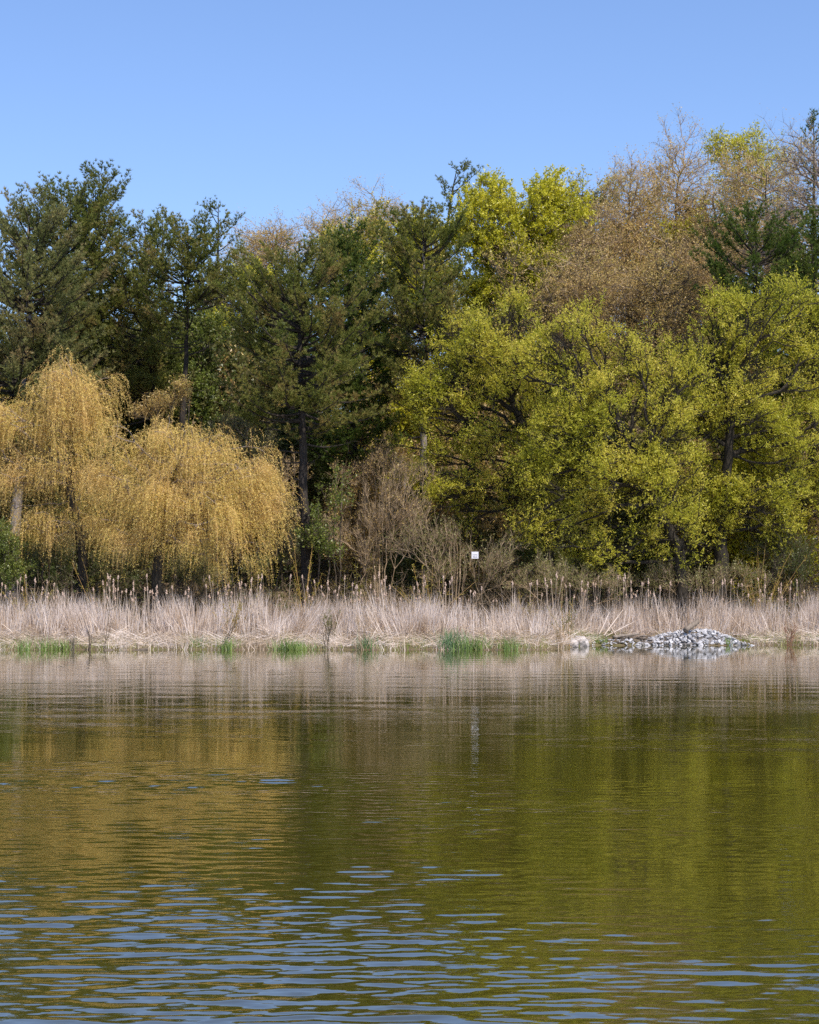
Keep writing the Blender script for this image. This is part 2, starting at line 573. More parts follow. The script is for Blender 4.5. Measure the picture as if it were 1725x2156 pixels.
def skeleton(trunk, targets, r_trunk, r_tip, bf=.45, smooth=2):
    trunk = np.asarray(trunk, float)
    seg = np.linalg.norm(np.diff(trunk, axis=0), axis=1)
    L = np.concatenate([[0], np.cumsum(seg)])
    n = max(3, int(L[-1] / .45))
    s = np.linspace(0, L[-1], n)
    roots = np.stack([np.interp(s, L, trunk[:, k]) for k in range(3)], 1)
    wob = np.cumsum(R.normal(size=(n, 3)), 0) * .035 * (r_trunk / .25) ** .5
    wob[:, 2] = 0
    roots = roots + wob - wob[0]
    first = max(1, int(n * .35))
    P, par, order = grow(roots, s * .35 + np.where(np.arange(n) < first, 3.0, 0), targets, bf)
    N = len(P)
    kids = np.bincount(par[par >= 0], minlength=N)
    for _ in range(smooth):
        acc = np.zeros((N, 3))
        ok = par >= 0
        np.add.at(acc, par[ok], P[ok])
        m = (kids > 0) & (par >= 0)
        m[:n] = False
        Q = P.copy()
        Q[m] = .5 * P[m] + .25 * P[par[m]] + .25 * acc[m] / kids[m][:, None]
        P = Q
    A = np.where(kids == 0, 1.0, 0.0)
    for i in reversed(order):
        if par[i] >= 0:
            A[par[i]] += A[i]
    e = math.log(max(r_trunk / r_tip, 1.01)) / math.log(max(A[0], 2))
    r = r_tip * np.maximum(A, 1) ** e
    taper = np.clip(1 - .45 * np.arange(n) / n, .5, 1)
    r[:n] = np.maximum(r[:n], 0) * taper
    r[0] *= 1.35
    return P, par, r, n


def wood(P, par, r, n_trunk, thin=.02):
    trunk, br = Geo(), Geo()
    pipe(trunk, P[:n_trunk], r[:n_trunk], 10)
    ch = np.arange(len(P))
    e = ch[(par >= 0) & (ch >= n_trunk)]
    r1 = r[e]
    r0 = np.minimum(r[par[e]], r1 * 1.3)
    P0, P1 = P[par[e]], P[e]
    ln = np.linalg.norm(P1 - P0, axis=1)
    lng = ln > .7
    mid = (P0 + P1) / 2 + R.normal(size=P0.shape) * (ln * .05)[:, None]
    A0 = np.concatenate([P0[~lng], P0[lng], mid[lng]])
    A1 = np.concatenate([P1[~lng], mid[lng], P1[lng]])
    rm = (r0 + r1) / 2
    B0 = np.concatenate([r0[~lng], r0[lng], rm[lng]])
    B1 = np.concatenate([r1[~lng], rm[lng], r1[lng]])
    for lo, hi, k in ((0, thin, 3), (thin, .07, 4), (.07, 9, 7)):
        s = (B1 >= lo) & (B1 < hi)
        tubes(br, A0[s], A1[s], B0[s], B1[s], k)
    return trunk, br


def sample_lobes(ells, n_lobes, rs, n_targets, front=.15, shell=.45):
    """targets in small clumps spread over the crown's ellipsoids"""
    vol = np.array([(a[1] ** .8).prod() for a in ells])
    pick = R.choice(len(ells), n_lobes, p=vol / vol.sum())
    C = np.array([a[0] for a in ells])[pick]
    S = np.array([a[1] for a in ells])[pick]
    u = rdir(n_lobes)
    u[:, 1] -= front
    u = unit(u) * (R.random(n_lobes) ** shell)[:, None]
    lobes = C + u * S
    rad = rs * R.uniform(.45, 1.6, n_lobes)
    w = rad ** 2
    pk = R.choice(n_lobes, n_targets, p=w / w.sum())
    off = rdir(n_targets) * (R.random(n_targets) ** .5)[:, None] * rad[pk][:, None]
    off *= R.uniform(.6, 1.4, (n_lobes, 3))[pk]
    return lobes[pk] + off, lobes


def ells3(ells, Y, depth=.85, dy=0):
    out = []
    for e in ells:
        x, y, rx, ry = e[:4]
        o = e[4] if len(e) > 4 else 0
        c = W(x, y, Y + dy + o)
        s = (Y + dy + o) / FD
        out.append((c, np.array([rx * s, max(rx * s * depth, .5), ry * s])))
    return out


def path3(pts, Y, base_z=None):
    P = [W(p[0], p[1], Y + (p[2] if len(p) > 2 else 0)) for p in pts]
    if base_z is not None:
        P[0] = np.array([P[0][0], P[0][1], base_z])
    return np.array(P)


def broadleaf(name, label, cat, Y, trunk, ells, leaf, bark='bark', n_lobes=60, rs=.8, n=1200, r_trunk=.22, r_tip=.010,
              seg=3, shoots=4, sh_len=.55, sh_up=.5, per=6, ll=.12, lw=.045, spread=.9, jitter=.05, sh_mat=None, twig_w=.012,
              droop=0.0, hole=0.0, group=None, bf=.45, depth=.85, tip=.15, drop_leaf=0.0, front=.15, shell=.45):
    reseed(label)
    tp = path3(trunk, Y)
    tp[0, 2] = float(terrain(tp[0, 0], tp[0, 1])) - .1
    base = tp[0].copy()
    T, lobes = sample_lobes(ells3(ells, Y, depth), n_lobes, rs, n, front, shell)
    g = terrain(T[:, 0], T[:, 1]) + .25
    T[:, 2] = np.maximum(T[:, 2], g)
    P, par, r, nt_ = skeleton(tp, T, r_trunk, r_tip, bf)
    gt, gb = wood(P, par, r, nt_)
    th = thing(name, label, cat, base, group)
    # shoots with leaves on the fine wood
    fine = np.where((r < r_tip * 2.6) & (np.arange(len(P)) >= nt_))[0]
    Q = np.repeat(fine, shoots)
    D = unit(unit(P[Q] - P[par[Q]] + 1e-6) * .6 + rdir(len(Q)) * .75 + UP * sh_up)
    L = sh_len * R.uniform(.5, 1.3, len(Q))
    tt = np.linspace(0, 1, seg)
    pts = P[Q][:, None] + D[:, None] * (L[:, None] * tt[None])[:, :, None]
    pts[:, :, 2] -= droop * (L[:, None] * tt[None] ** 2)
    blades(gb, pts, twig_w)
    gl = Geo()
    if per and hole:
        ph = R.uniform(0, 6.28, 6)
        nz = (np.sin(P[Q, 0] * 2.1 + ph[0]) + np.sin(P[Q, 1] * 1.8 + ph[1]) + np.sin(P[Q, 2] * 2.4 + ph[2])
              + np.sin(P[Q, 0] * 4.3 + P[Q, 2] * 3.1 + ph[3]) * .8 + np.sin(P[Q, 2] * 4.9 - P[Q, 0] * 3.7 + ph[4]) * .8)
        ok = nz > np.quantile(nz, hole) - R.uniform(0, .8, len(Q))
        Q, D, L = Q[ok], D[ok], L[ok]
    if per:
        if drop_leaf:
            keep = R.random(len(Q)) > drop_leaf
            Q, D, L = Q[keep], D[keep], L[keep]
        k = len(Q) * per
        q = np.repeat(np.arange(len(Q)), per)
        t = R.uniform(tip, 1.05, k)
        C = P[Q][q] + D[q] * (L[q] * t)[:, None] + R.normal(size=(k, 3)) * jitter
        C[:, 2] -= droop * L[q] * t ** 2
        LD = unit(D[q] * .5 + rdir(k) * spread)
        tris(gl, C, LD, ll * R.uniform(.6, 1.3, k), lw * R.uniform(.7, 1.3, k))
    obj('trunk', gt.mesh('trunk', base, True), M[bark], th)
    obj('branches', gb.mesh('branches', base), M[sh_mat or bark], th)
    if per:
        obj('crown', gl.mesh('crown', base), M[leaf], th)
    return th


def weeping(name, label, Y, trunk, ells, n_lobes=60, rs=.7, n=700, strands=4, length=(1.2, 2.4), r_trunk=.28, per=16):
    reseed(label)
    tp = path3(trunk, Y)
    tp[0, 2] = float(terrain(tp[0, 0], tp[0, 1])) - .1
    base = tp[0].copy()
    E = ells3(ells, Y, .9)
    T, lobes = sample_lobes(E, n_lobes, rs, n, .2, .35)
    P, par, r, nt_ = skeleton(tp, T, r_trunk, .012, .4)
    gt, gb = wood(P, par, r, nt_)
    th = thing(name, label, 'willow tree', base, 'weeping willows')
    fine = np.where((r < .03) & (np.arange(len(P)) >= nt_))[0]
    cen = np.mean([e[0] for e in E], 0)
    Q = np.repeat(fine, strands)
    k = len(Q)
    B = P[Q] + R.normal(size=(k, 3)) * .18
    out = unit((B - cen) * np.array([1, 1, .2]) + R.normal(size=(k, 3)) * 1.1)
    out[:, 2] = 0
    L = R.uniform(*length, k) * np.where(R.random(k) < .35, .45, 1)
    reach = R.uniform(.25, 1.05, k)
    lift = R.uniform(.10, .55, k)

    def at(t, i=slice(None)):
        b, o = B[i], out[i]
        h = (1 - np.exp(-3.2 * t)) * reach[i]
        z = lift[i] * 4 * t * np.exp(-4 * t) * 1.2 - L[i] * np.maximum(t - .08, 0) ** 1.35
        return b + o * h[:, None] + UP * z[:, None]

    tt = np.linspace(0, 1, 6)
    pts = np.stack([at(np.full(k, t)) for t in tt], 1)
    gz = terrain(pts[:, :, 0], pts[:, :, 1]) + .6
    pts[:, :, 2] = np.maximum(pts[:, :, 2], gz)
    gs = Geo()
    blades(gs, pts, .014)
    m = k * per
    q = np.repeat(np.arange(k), per)
    t = R.random(m) ** .9
    C = at(t, q) + R.normal(size=(m, 3)) * .025
    C[:, 2] = np.maximum(C[:, 2], terrain(C[:, 0], C[:, 1]) + .5)
    LD = unit(rdir(m) * .75 + out[q] * .25 - UP * (.9 * t - .15)[:, None])
    gl = Geo()
    tris(gl, C, LD, R.uniform(.05, .12, m), R.uniform(.018, .031, m))
    obj('trunk', gt.mesh('trunk', base, True), M['bark_willow'], th)
    obj('branches', gb.mesh('branches', base), M['bark_grey'], th)
    obj('hanging_twigs', gs.mesh('hanging_twigs', base), M['twig_gold'], th)
    obj('crown', gl.mesh('crown', base), M['weeping'], th)
    return th


def pine(name, label, Y, xb, xt, top, bottom, half, prof=((0, .55), (.2, 1), (.5, .9), (.8, .55), (1, .06)), mat='pine', bark='bark',
         step=.45, nb=5, blet=.165, tuft=.125, needles=12, nl=.22, nw=.041, e0=0, e1=38, curl=.26, side=0.0, dead=0, r=.24, gap=.12,
         group=None, lean=(0, 0), cat='pine tree', flat=.22):
    reseed(label)
    b0 = W(xb, HYD, Y)
    b0[2] = float(terrain(b0[0], b0[1])) - .1
    tp = W(xt, top, Y)
    tp[1] += lean[1]
    zb = W(0, bottom, Y)[2]
    H_ = tp[2] - b0[2]
    n = max(8, int(H_ / .6))
    s = np.linspace(0, 1, n)
    axis = b0 + (tp - b0) * s[:, None]
    wob = np.cumsum(R.normal(size=(n, 3)), 0) * .03
    wob[:, 2] = 0
    axis = axis + wob - wob[0]
    rad = r * (1 - s) ** .8 + .02
    gt, gb, gl = Geo(), Geo(), Geo()
    rad[0] *= 1.3
    pipe(gt, axis, rad, 10)
    m_px = Y / FD
    tcs, tds, tw = [], [], []
    S0, S1, Rr0, Rr1 = [], [], [], []

    def ax(z):
        q = (z - b0[2]) / H_
        return np.array([np.interp(q, s, axis[:, k]) for k in range(3)])

    pt, pr = zip(*prof)
    z = zb
    lobed = R.uniform(0, 6.28, 6)
    while z < tp[2] - .15:
        t = (z - zb) / (tp[2] - zb)
        rr = np.interp(t, pt, pr) * half * m_px
        for k in range(nb if t < .9 else 4):
            if R.random() < gap:
                continue
            az = R.uniform(0, 2 * math.pi)
            hd = np.array([math.cos(az), math.sin(az), 0])
            if hd[1] > .28 and R.random() < .80:
                continue                           # fewer limbs on the far side
            lob = 1 + .13 * math.sin(3 * az + lobed[0] + z * .9) + .16 * math.sin(z * 1.5 + lobed[1])
            L = max(.35, rr * R.uniform(.80, 1.10) * lob * (1 + side * hd[0]))
            el = math.radians(e0 + (e1 - e0) * t ** 1.3 + R.normal() * 9)
            L = min(L, max(.3, (tp[2] - z + .25) / max(math.sin(el) + curl * .8, .2)))
            o = ax(z + R.uniform(-.2, .2))
            ns = 6
            u = np.linspace(0, 1, ns)
            hx = hd[None] * (L * u * math.cos(el))[:, None]
            cz = L * (u * math.sin(el) + curl * u ** 2.4 - .10 * u * (1 - u) * 2)
            px = np.stack([hd[1] * np.sin(u * 3 + z) * .06 * L, -hd[0] * np.sin(u * 3 + z) * .06 * L, 0 * u], 1)
            pts = o + hx + px + UP * cz[:, None]
            br = np.interp(u, [0, 1], [min(.012 + .017 * L, .09), .008])
            S0.append(pts[:-1]); S1.append(pts[1:]); Rr0.append(br[:-1]); Rr1.append(br[1:])
            nbl = max(3, int(L * .8 / blet))
            uu = np.concatenate([R.uniform(.30, 1, nbl) ** .85, [1.0]])
            for kk, v in enumerate(uu):
                q = np.array([np.interp(v, u, pts[:, c]) for c in range(3)])
                i0 = min(int(v * (ns - 1)), ns - 2)
                bd = unit(pts[i0 + 1] - pts[i0])
                sg = 1 if kk % 2 else -1
                ang = math.radians(R.uniform(25, 75)) * sg * (0 if v == 1 else 1)
                ca, sa = math.cos(ang), math.sin(ang)
                dd = np.array([bd[0] * ca - bd[1] * sa, bd[0] * sa + bd[1] * ca, bd[2] * .5 + R.uniform(-.12, .85)])
                dd = unit(dd)
                bl = min((.36 + .40 * (1 - v) * L * .5) * R.uniform(.6, 1.3), 1.2)
                end = q + dd * bl + UP * (.12 * bl)
                tw.append((q, end))
                nf = max(2, int(bl / tuft))
                w = np.linspace(.3, 1, nf)
                tcs.append(q + (end - q) * w[:, None] + R.normal(size=(nf, 3)) * .06)
                tds.append(np.repeat(unit(dd + UP * .35)[None], nf, 0))
        z += step * R.uniform(.75, 1.25)
    # leader and dead limbs
    tcs.append(tp + R.normal(size=(6, 3)) * np.array([.1, .1, .18]) - UP * .15)
    tds.append(np.repeat(UP[None], 6, 0))
    for k in range(dead):
        zz = b0[2] + .12 * H_ + (zb - b0[2] - .12 * H_) * (k + R.random()) / dead
        az = R.choice([0, math.pi]) + R.normal() * .6
        hd = np.array([math.cos(az), math.sin(az), 0])
        L = R.uniform(.8, 3.4) * (.5 + .5 * k / max(dead, 1))
        u = np.linspace(0, 1, 6)
        sag = R.uniform(-.25, .25)
        pts = ax(zz) + hd[None] * (L * u)[:, None] + UP * (L * (sag * u + R.uniform(-.1, .35) * u ** 2.2))[:, None] + R.normal(size=(6, 3)) * .03 * u[:, None]
        br = np.interp(u, [0, 1], [.028 + .012 * L, .008])
        S0.append(pts[:-1]); S1.append(pts[1:]); Rr0.append(br[:-1]); Rr1.append(br[1:])
        for _ in range(int(L * 4)):
            v = R.uniform(.25, 1)
            q = np.array([np.interp(v, u, pts[:, c]) for c in range(3)])
            e = q + unit(hd * .6 + R.normal(size=3) * .7) * R.uniform(.2, .8)
            S0.append(q[None]); S1.append(e[None]); Rr0.append(np.array([.011])); Rr1.append(np.array([.004]))
    S0, S1, Rr0, Rr1 = map(np.concatenate, (S0, S1, Rr0, Rr1))
    big = Rr0 > .025
    tubes(gb, S0[big], S1[big], Rr0[big], Rr1[big], 5)
    tubes(gb, S0[~big], S1[~big], Rr0[~big], Rr1[~big], 3)
    blades(gb, np.array(tw), .022)
    C, D = np.concatenate(tcs), np.concatenate(tds)
    q = np.repeat(np.arange(len(C)), needles if Y < 134 else 8)
    ND = unit(D[q] * .95 + rdir(len(q)) * .75)
    tris(gl, C[q] - D[q] * .02, ND, nl * R.uniform(.7, 1.2, len(q)), nw)
    th = thing(name, label, cat, b0, group)
    obj('trunk', gt.mesh('trunk', b0, True), M[bark], th)
    obj('branches', gb.mesh('branches', b0), M['bark'], th)
    obj('crown', gl.mesh('crown', b0), M[mat], th)
    return th, len(gl.V[0]) // 3


PG = 'pines on the far bank'
FULL = ((0, .6), (.15, .92), (.45, 1), (.72, .82), (.9, .52), (.97, .3), (1, .12))
pine('pine_tree', 'broad grey-green pine at the left edge with a pale bare trunk behind the golden willow', 119, 24, 62, 442, 960, 165, FULL,
     'pine_pale', 'bark_pale', r=.36, group=PG, nb=10, gap=.08)
pine('pine_tree', 'tall full pine with a rounded top, rising above the left golden willow', 126, 110, 118, 396, 930, 160, FULL, 'pine', group=PG, r=.3, nb=10, gap=.08)
pine('pine_tree', 'pine with the highest, tufted tip on the left, blue-green against the sky', 131, 212, 207, 364, 880, 110,
     ((0, .9), (.3, 1), (.6, .8), (.72, .55), (.85, .66), (.95, .4), (1, .1)), 'pine_blue', group=PG, nb=10)
pine('pine_tree', 'brownish pine with a thin dark trunk, left of the tall bare pine trunk', 127, 336, 310, 470, 880, 112,
     ((0, .7), (.2, 1), (.55, .95), (.85, .6), (1, .15)), 'pine', group=PG, side=-.35, r=.2, nb=10)
pine('pine_tree', 'pine with a tall bare straight trunk under a flat brown-green crown', 122, 378, 392, 474, 730, 118,
     ((0, .55), (.25, 1), (.6, .95), (.85, .7), (1, .2)), 'pine', 'bark', group=PG, dead=7, r=.27, nb=10)
pine('pine_tree', 'feathery white pine with upswept forked tip between two rounded crowns', 142, 468, 470, 432, 640, 62,
     ((0, .8), (.4, .9), (.7, 1), (.88, .75), (1, .1)), 'pine_blue', group=PG, e0=25, e1=42, curl=.12, step=.55, nb=4, gap=.25)
pine('pine_tree', 'small ragged pine tip left of the feathery forked tip', 141, 338, 336, 456, 600, 42, ((0, .9), (.6, 1), (1, .3)),
     'pine_blue', group=PG, e0=25, e1=55, nb=4, gap=.2)
pine('pine_tree', 'dark broad pine in the centre, its bare lower trunk standing free above the reeds', 116, 648, 622, 532, 925, 195,
     ((0, .30), (.12, .8), (.3, 1), (.55, .86), (.75, .74), (.92, .48), (1, .16)), 'pine', group=PG, dead=16, r=.33, nb=10, gap=.2, e0=-6)
pine('pine_tree', 'deep green pine just right of the broad central pine', 127, 752, 740, 486, 1010, 130,
     ((0, .6), (.2, 1), (.55, .9), (.8, .6), (1, .12)), 'pine_deep', group=PG, dead=8, r=.28, nb=10)
pine('pine_tree', 'dark pine with a grey trunk at the left end of the yellow-green willows', 124, 897, 884, 452, 860, 118,
     ((0, .6), (.25, .95), (.55, 1), (.82, .72), (1, .15)), 'pine', 'bark_pale', group=PG, dead=9, r=.28, nb=10)
pine('pine_tree', 'wind-swept pine tip leaning right above the bright yellow-green maple', 150, 880, 962, 352, 520, 58,
     ((0, .6), (.4, 1), (.8, .8), (1, .2)), 'pine_blue', group=PG, e0=20, e1=30, curl=.1, side=.45, nb=4, gap=.25)
pine('pine_tree', 'lush dark green pine above the right willows', 128, 1598, 1590, 455, 760, 130,
     ((0, .9), (.3, 1), (.6, 1), (.85, .72), (1, .2)), 'pine_deep', group=PG, nb=7, gap=.04, r=.3)
pine('pine_tree', 'lush dark green pine cut by the right edge, beside its twin', 131, 1722, 1716, 468, 780, 115,
     ((0, .9), (.3, 1), (.6, 1), (.85, .72), (1, .2)), 'pine_deep', group=PG, nb=7, gap=.04)
pine('pine_tree', 'narrow dark conifer high at the right edge behind bare oak limbs', 143, 1722, 1712, 248, 540, 66,
     ((0, 1), (.5, .75), (.8, .45), (1, .06)), 'pine_deep', group=PG)

# ---- green willows
WG = 'yellow-green willows along the right bank'
wk = dict(leaf='willow', bark='bark_willow', sh_mat=None, r_tip=.021, shoots=4, sh_len=.80, sh_up=.6, per=9, ll=.15, lw=.055, rs=.72, twig_w=.018, seg=2, shell=.34, front=.2, spread=.8, hole=.30)
broadleaf('willow_tree', 'yellow-green willow nearest the dark pines, with low limbs reaching left', 'willow tree', 118,
          [(1175, 1235), (1150, 1120), (1118, 1000), (1108, 900)],
          [(1000, 735, 115, 75), (950, 850, 85, 90), (1060, 820, 110, 110), (965, 1020, 95, 75), (1080, 980, 110, 100), (850, 940, 34, 26), (895, 850, 50, 50), (1100, 690, 60, 50)],
          n_lobes=190, n=2500, r_trunk=.34, group=WG, **wk)
broadleaf('willow_tree', 'broad willow in the middle of the right bank, drooping down to the reeds', 'willow tree', 114,
          [(1440, 1235), (1420, 1150), (1375, 1060), (1330, 960)],
          [(1215, 730, 75, 65), (1240, 850, 125, 105), (1340, 770, 95, 80), (1250, 1010, 130, 95), (1170, 1130, 85, 50), (1370, 950, 110, 110), (1310, 1165, 90, 45), (1200, 930, 110, 80), (1400, 1090, 70, 50), (1420, 1160, 50, 35), (1440, 850, 60, 90), (1430, 780, 50, 50), (1130, 760, 60, 60), (1465, 1165, 60, 40)],
          n_lobes=250, n=3300, r_trunk=.38, group=WG, **wk)
broadleaf('willow_tree', 'tallest willow on the right with a thick dark forked trunk', 'willow tree', 118,
          [(1512, 1240), (1518, 1120), (1528, 1010), (1540, 900), (1530, 800)],
          [(1570, 690, 105, 75), (1480, 760, 80, 75), (1650, 760, 90, 100), (1560, 870, 125, 100), (1455, 920, 85, 90), (1660, 950, 90, 90), (1590, 1060, 115, 70), (1520, 640, 50, 30), (1470, 1040, 70, 60), (1425, 860, 50, 90), (1640, 640, 60, 40), (1500, 1110, 60, 40), (1640, 1120, 60, 40)],
          n_lobes=230, n=3100, r_trunk=.46, group=WG, **wk)
broadleaf('willow_tree', 'willow cut by the right edge with a leaning dark limb', 'willow tree', 121,
          [(1600, 1235), (1650, 1140), (1690, 1050), (1715, 920), (1720, 800)],
          [(1720, 700, 75, 70), (1735, 850, 80, 110), (1720, 1030, 80, 85), (1790, 900, 70, 150)],
          n_lobes=130, n=1600, r_trunk=.36, group=WG, **wk)

# ---- weeping willows
weeping('weeping_willow', 'golden weeping willow at the left with the higher rounded top', 111, [(175, 1245), (160, 1150), (135, 1040), (140, 930), (155, 850)],
        [(165, 812, 75, 50), (110, 850, 60, 50), (150, 860, 80, 50), (60, 905, 85, 50), (195, 900, 55, 50), (20, 985, 70, 55), (125, 975, 105, 60), (10, 880, 40, 40), (185, 1010, 50, 50), (140, 1090, 80, 45), (215, 1100, 50, 50), (60, 1090, 60, 50)],
        n_lobes=150, n=1350, strands=5, length=(.5, 1.9), per=21, r_trunk=.3)
weeping('weeping_willow', 'wide golden weeping willow with curtains sweeping down to the cattails', 108, [(330, 1245), (335, 1160), (350, 1060), (380, 980)],
        [(330, 925, 95, 36), (420, 945, 90, 45), (490, 1020, 75, 75), (535, 1095, 48, 60), (320, 1020, 100, 65), (410, 1070, 120, 75), (290, 1120, 75, 50), (250, 960, 40, 40), (585, 1080, 20, 22), (455, 1150, 90, 40), (390, 890, 22, 18)],
        n_lobes=190, n=1650, strands=5, length=(.5, 2.1), per=21, r_trunk=.34)

# ---- hillside broadleaf trees
HG = 'budding trees on the hillside'
MG = 'bright young-leaved trees on the hillside'
bk = dict(leaf='bud', bark='bark', sh_mat='twig_brown', r_tip=.017, shoots=6, sh_len=.85, sh_up=.5, per=3, ll=.11, lw=.056, rs=1.3, twig_w=.020, jitter=.045, group=HG, seg=2, tip=.62)
mk = dict(leaf='maple', bark='bark', sh_mat='twig_dark', r_tip=.010, shoots=3, sh_len=.6, sh_up=.5, per=11, ll=.15, lw=.10, rs=.85, twig_w=.02, group=MG, seg=2, spread=1.1)


def hill_tree(label, Y, x, ells, n, lobes, kw, xb=None, rt=.2, **over):
    ym = max(e[1] for e in ells)
    ells = [(e[0], e[1] + e[3] * .14 + (8 if kw is bk else 0), e[2], e[3] * .88) for e in ells]
    low = max(ells, key=lambda e: e[2])
    ells = list(ells) + [(low[0], low[1] + low[3] * 1.15, low[2] * .95, low[3] * .85), (low[0], low[1] + low[3] * 2.2, low[2] * .8, low[3] * .8)]
    n, lobes = int(n * (1.45 if kw is mk else 1.1)), int(lobes * 2.0)
    tr = [(xb if xb is not None else x, 1000), (x + (R.random() - .5) * 12, ym + 40), (x, ym - 20)]
    a = dict(kw)
    a.update(over)
    nm = 'maple_tree' if kw is mk else 'budding_tree'
    return broadleaf(nm, label, 'tree', Y, tr, ells, n_lobes=lobes, n=n, r_trunk=rt, **a)


hill_tree('rounded pinkish-brown budding tree on the skyline between the pines', 148, 578, [(578, 522, 66, 52)], 700, 22, bk)
hill_tree('low brown budding tree half hidden behind the feathery pine tip', 150, 512, [(512, 540, 50, 45)], 350, 14, bk)
hill_tree('fine-twigged budding tree in the skyline dip left of the olive crowns', 152, 690, [(690, 486, 42, 42)], 380, 14, bk)
hill_tree('greyish budding tree with a domed top on the skyline centre', 155, 790, [(785, 446, 66, 46)], 600, 20, bk)
hill_tree('olive-yellow young tree under the domed grey crown', 147, 760, [(745, 490, 82, 44)], 520, 24, mk, leaf='maple_olive', per=5)
hill_tree('yellow-green young tree wedged between dark pine tips', 139, 860, [(862, 500, 48, 62)], 420, 18, mk)
hill_tree('olive young tree under the wind-swept pine tip', 146, 925, [(925, 520, 60, 70)], 450, 22, mk, leaf='maple_olive', per=7)
hill_tree('brightest yellow-green maple in the middle of the skyline', 138, 1075, [(1085, 445, 118, 78), (985, 480, 68, 72), (1005, 590, 48, 66), (1150, 400, 60, 45), (1190, 430, 60, 50), (960, 560, 30, 60)], 1700, 90, mk)
hill_tree('low yellow-green tree glimpsed between the left pines', 136, 520, [(520, 595, 36, 52), (470, 700, 40, 50)], 330, 16, mk)
hill_tree('yellow-green sapling behind the tall bare pine trunk', 129, 420, [(430, 690, 34, 60), (412, 800, 44, 50), (345, 800, 40, 36)], 420, 20, mk, leaf='green', rt=.1)
hill_tree('olive-yellow tree behind the brown budding crowns', 152, 1250, [(1265, 440, 150, 75), (1180, 520, 90, 60)], 900, 44, mk, leaf='maple_olive', per=5)
hill_tree('yellow-green tree low behind the reddish-brown branches', 148, 1410, [(1420, 490, 120, 110), (1300, 560, 120, 80)], 900, 44, mk, per=5)
hill_tree('yellow-topped young tree on the right skyline', 152, 1570, [(1572, 335, 85, 72), (1540, 310, 50, 50)], 800, 34, mk, leaf='maple', per=4)
hill_tree('wide brown budding tree right of the bright maple', 142, 1190, [(1195, 490, 125, 100)], 1000, 34, bk)
hill_tree('upright brown budding tree with spiky twigs on the skyline', 146, 1325, [(1330, 430, 72, 105), (1325, 350, 34, 44)], 850, 28, bk)
hill_tree('thin-topped budding tree standing highest right of centre', 148, 1430, [(1430, 395, 62, 100), (1415, 310, 34, 36), (1445, 305, 30, 36)], 800, 28, bk)
hill_tree('tangled brown budding tree left of the yellow-topped tree', 145, 1505, [(1505, 430, 85, 85)], 750, 26, bk)
hill_tree('dense reddish-brown budding crown at the upper right', 141, 1620, [(1615, 385, 98, 76)], 850, 28, bk)
hill_tree('bare oak at the right edge with long limbs sweeping left', 134, 1760, [(1690, 310, 62, 80), (1640, 430, 85, 50), (1740, 380, 70, 90)], 620, 30, bk, rt=.34, per=1, xb=1790, sh_mat='bark_grey')
hill_tree('brown budding tree with a leaning trunk above the first willow', 132, 1095, [(1150, 610, 120, 85), (1080, 570, 60, 60)], 1000, 34, bk, xb=1155, rt=.22, sh_mat='twig_dark')
hill_tree('dark-limbed budding tree above the middle willow', 130, 1380, [(1370, 600, 125, 95), (1290, 640, 60, 60)], 1100, 38, bk, xb=1400, rt=.24, sh_mat='twig_dark')
hill_tree('grey-brown budding tree left of the lush dark pine', 134, 1450, [(1455, 540, 70, 90)], 650, 24, bk, rt=.2)
hill_tree('brown budding tree low between the willow tops', 130, 1240, [(1240, 600, 90, 90)], 750, 26, bk, rt=.2)

# ---- thickets that fill the slope behind the trunks
def dup(root, loc, rz, sc, label=None):
    c = root.copy()
    COL.objects.link(c)
    c.location = loc
    c.rotation_euler = (0, 0, rz)
    c.scale = sc
    if label:
        c['label'] = label
    for ch in list(root.children):
        d = ch.copy()
        COL.objects.link(d)
        d.parent = c
    return c


def thickets():
    protos = []
    for leaf, tw, per, label in (('bud', 'twig_brown', 2, 'brown budding thicket on the shaded slope behind the trunks'),
                                 ('olive', 'twig_dark', 6, 'olive-green young tree on the shaded slope behind the trunks'),
                                 ('maple', 'twig_dark', 6, 'yellow-green young tree on the slope between the dark pine trunks'),
                                 ('dark_green', 'twig_dark', 7, 'dark green young tree on the shaded slope behind the trunks')):
        t = broadleaf('young_tree', label, 'young tree', 130, [(860, 1200), (862, 1080), (860, 980)],
                      [(860, 960, 95, 70), (850, 1050, 105, 70), (870, 1130, 95, 60), (860, 880, 60, 40)], leaf, 'bark', 44, 1.0, 680, .09, .010,
                      shoots=4, sh_len=.7, per=per, ll=.19, lw=.11, sh_mat=tw, twig_w=.022, seg=2, group=label.split(' on ')[0] + 's on the slope')
        protos.append(t)
    spots = []
    for row, Y in enumerate((124, 130, 136, 142, 148, 154)):
        for k in range(13):
            x = -40 + k * 152 + R.uniform(-45, 45) + row * 40
            spots.append((x, Y + R.uniform(-2, 2), row))
    for k in range(13):                       # bigger ones close the gaps behind the left pines
        spots.append((-10 + k * 48 + R.uniform(-15, 15), R.uniform(130, 138), 9))
    used = [False] * 4
    for x, Y, row in spots:
        X = (x - CXD) / FD * Y
        p = [.36, .26, .10, .28] if x > 450 else [.15, .25, .18, .42]
        i = int(R.choice(4, p=p)) if row < 9 else (3 if R.random() < .7 else 1)
        loc = (X, Y, float(terrain(X, Y)) - .1)
        sc = R.uniform(.75, 1.15) if row < 9 else R.uniform(1.1, 1.4)
        if not used[i]:
            t = protos[i]
            t.location, t.rotation_euler, t.scale = loc, (0, 0, R.uniform(0, 6)), (sc, sc, sc * .95)
            used[i] = True
        else:
            dup(protos[i], loc, R.uniform(0, 6), (sc, sc, sc * R.uniform(.8, 1.1)))


thickets()

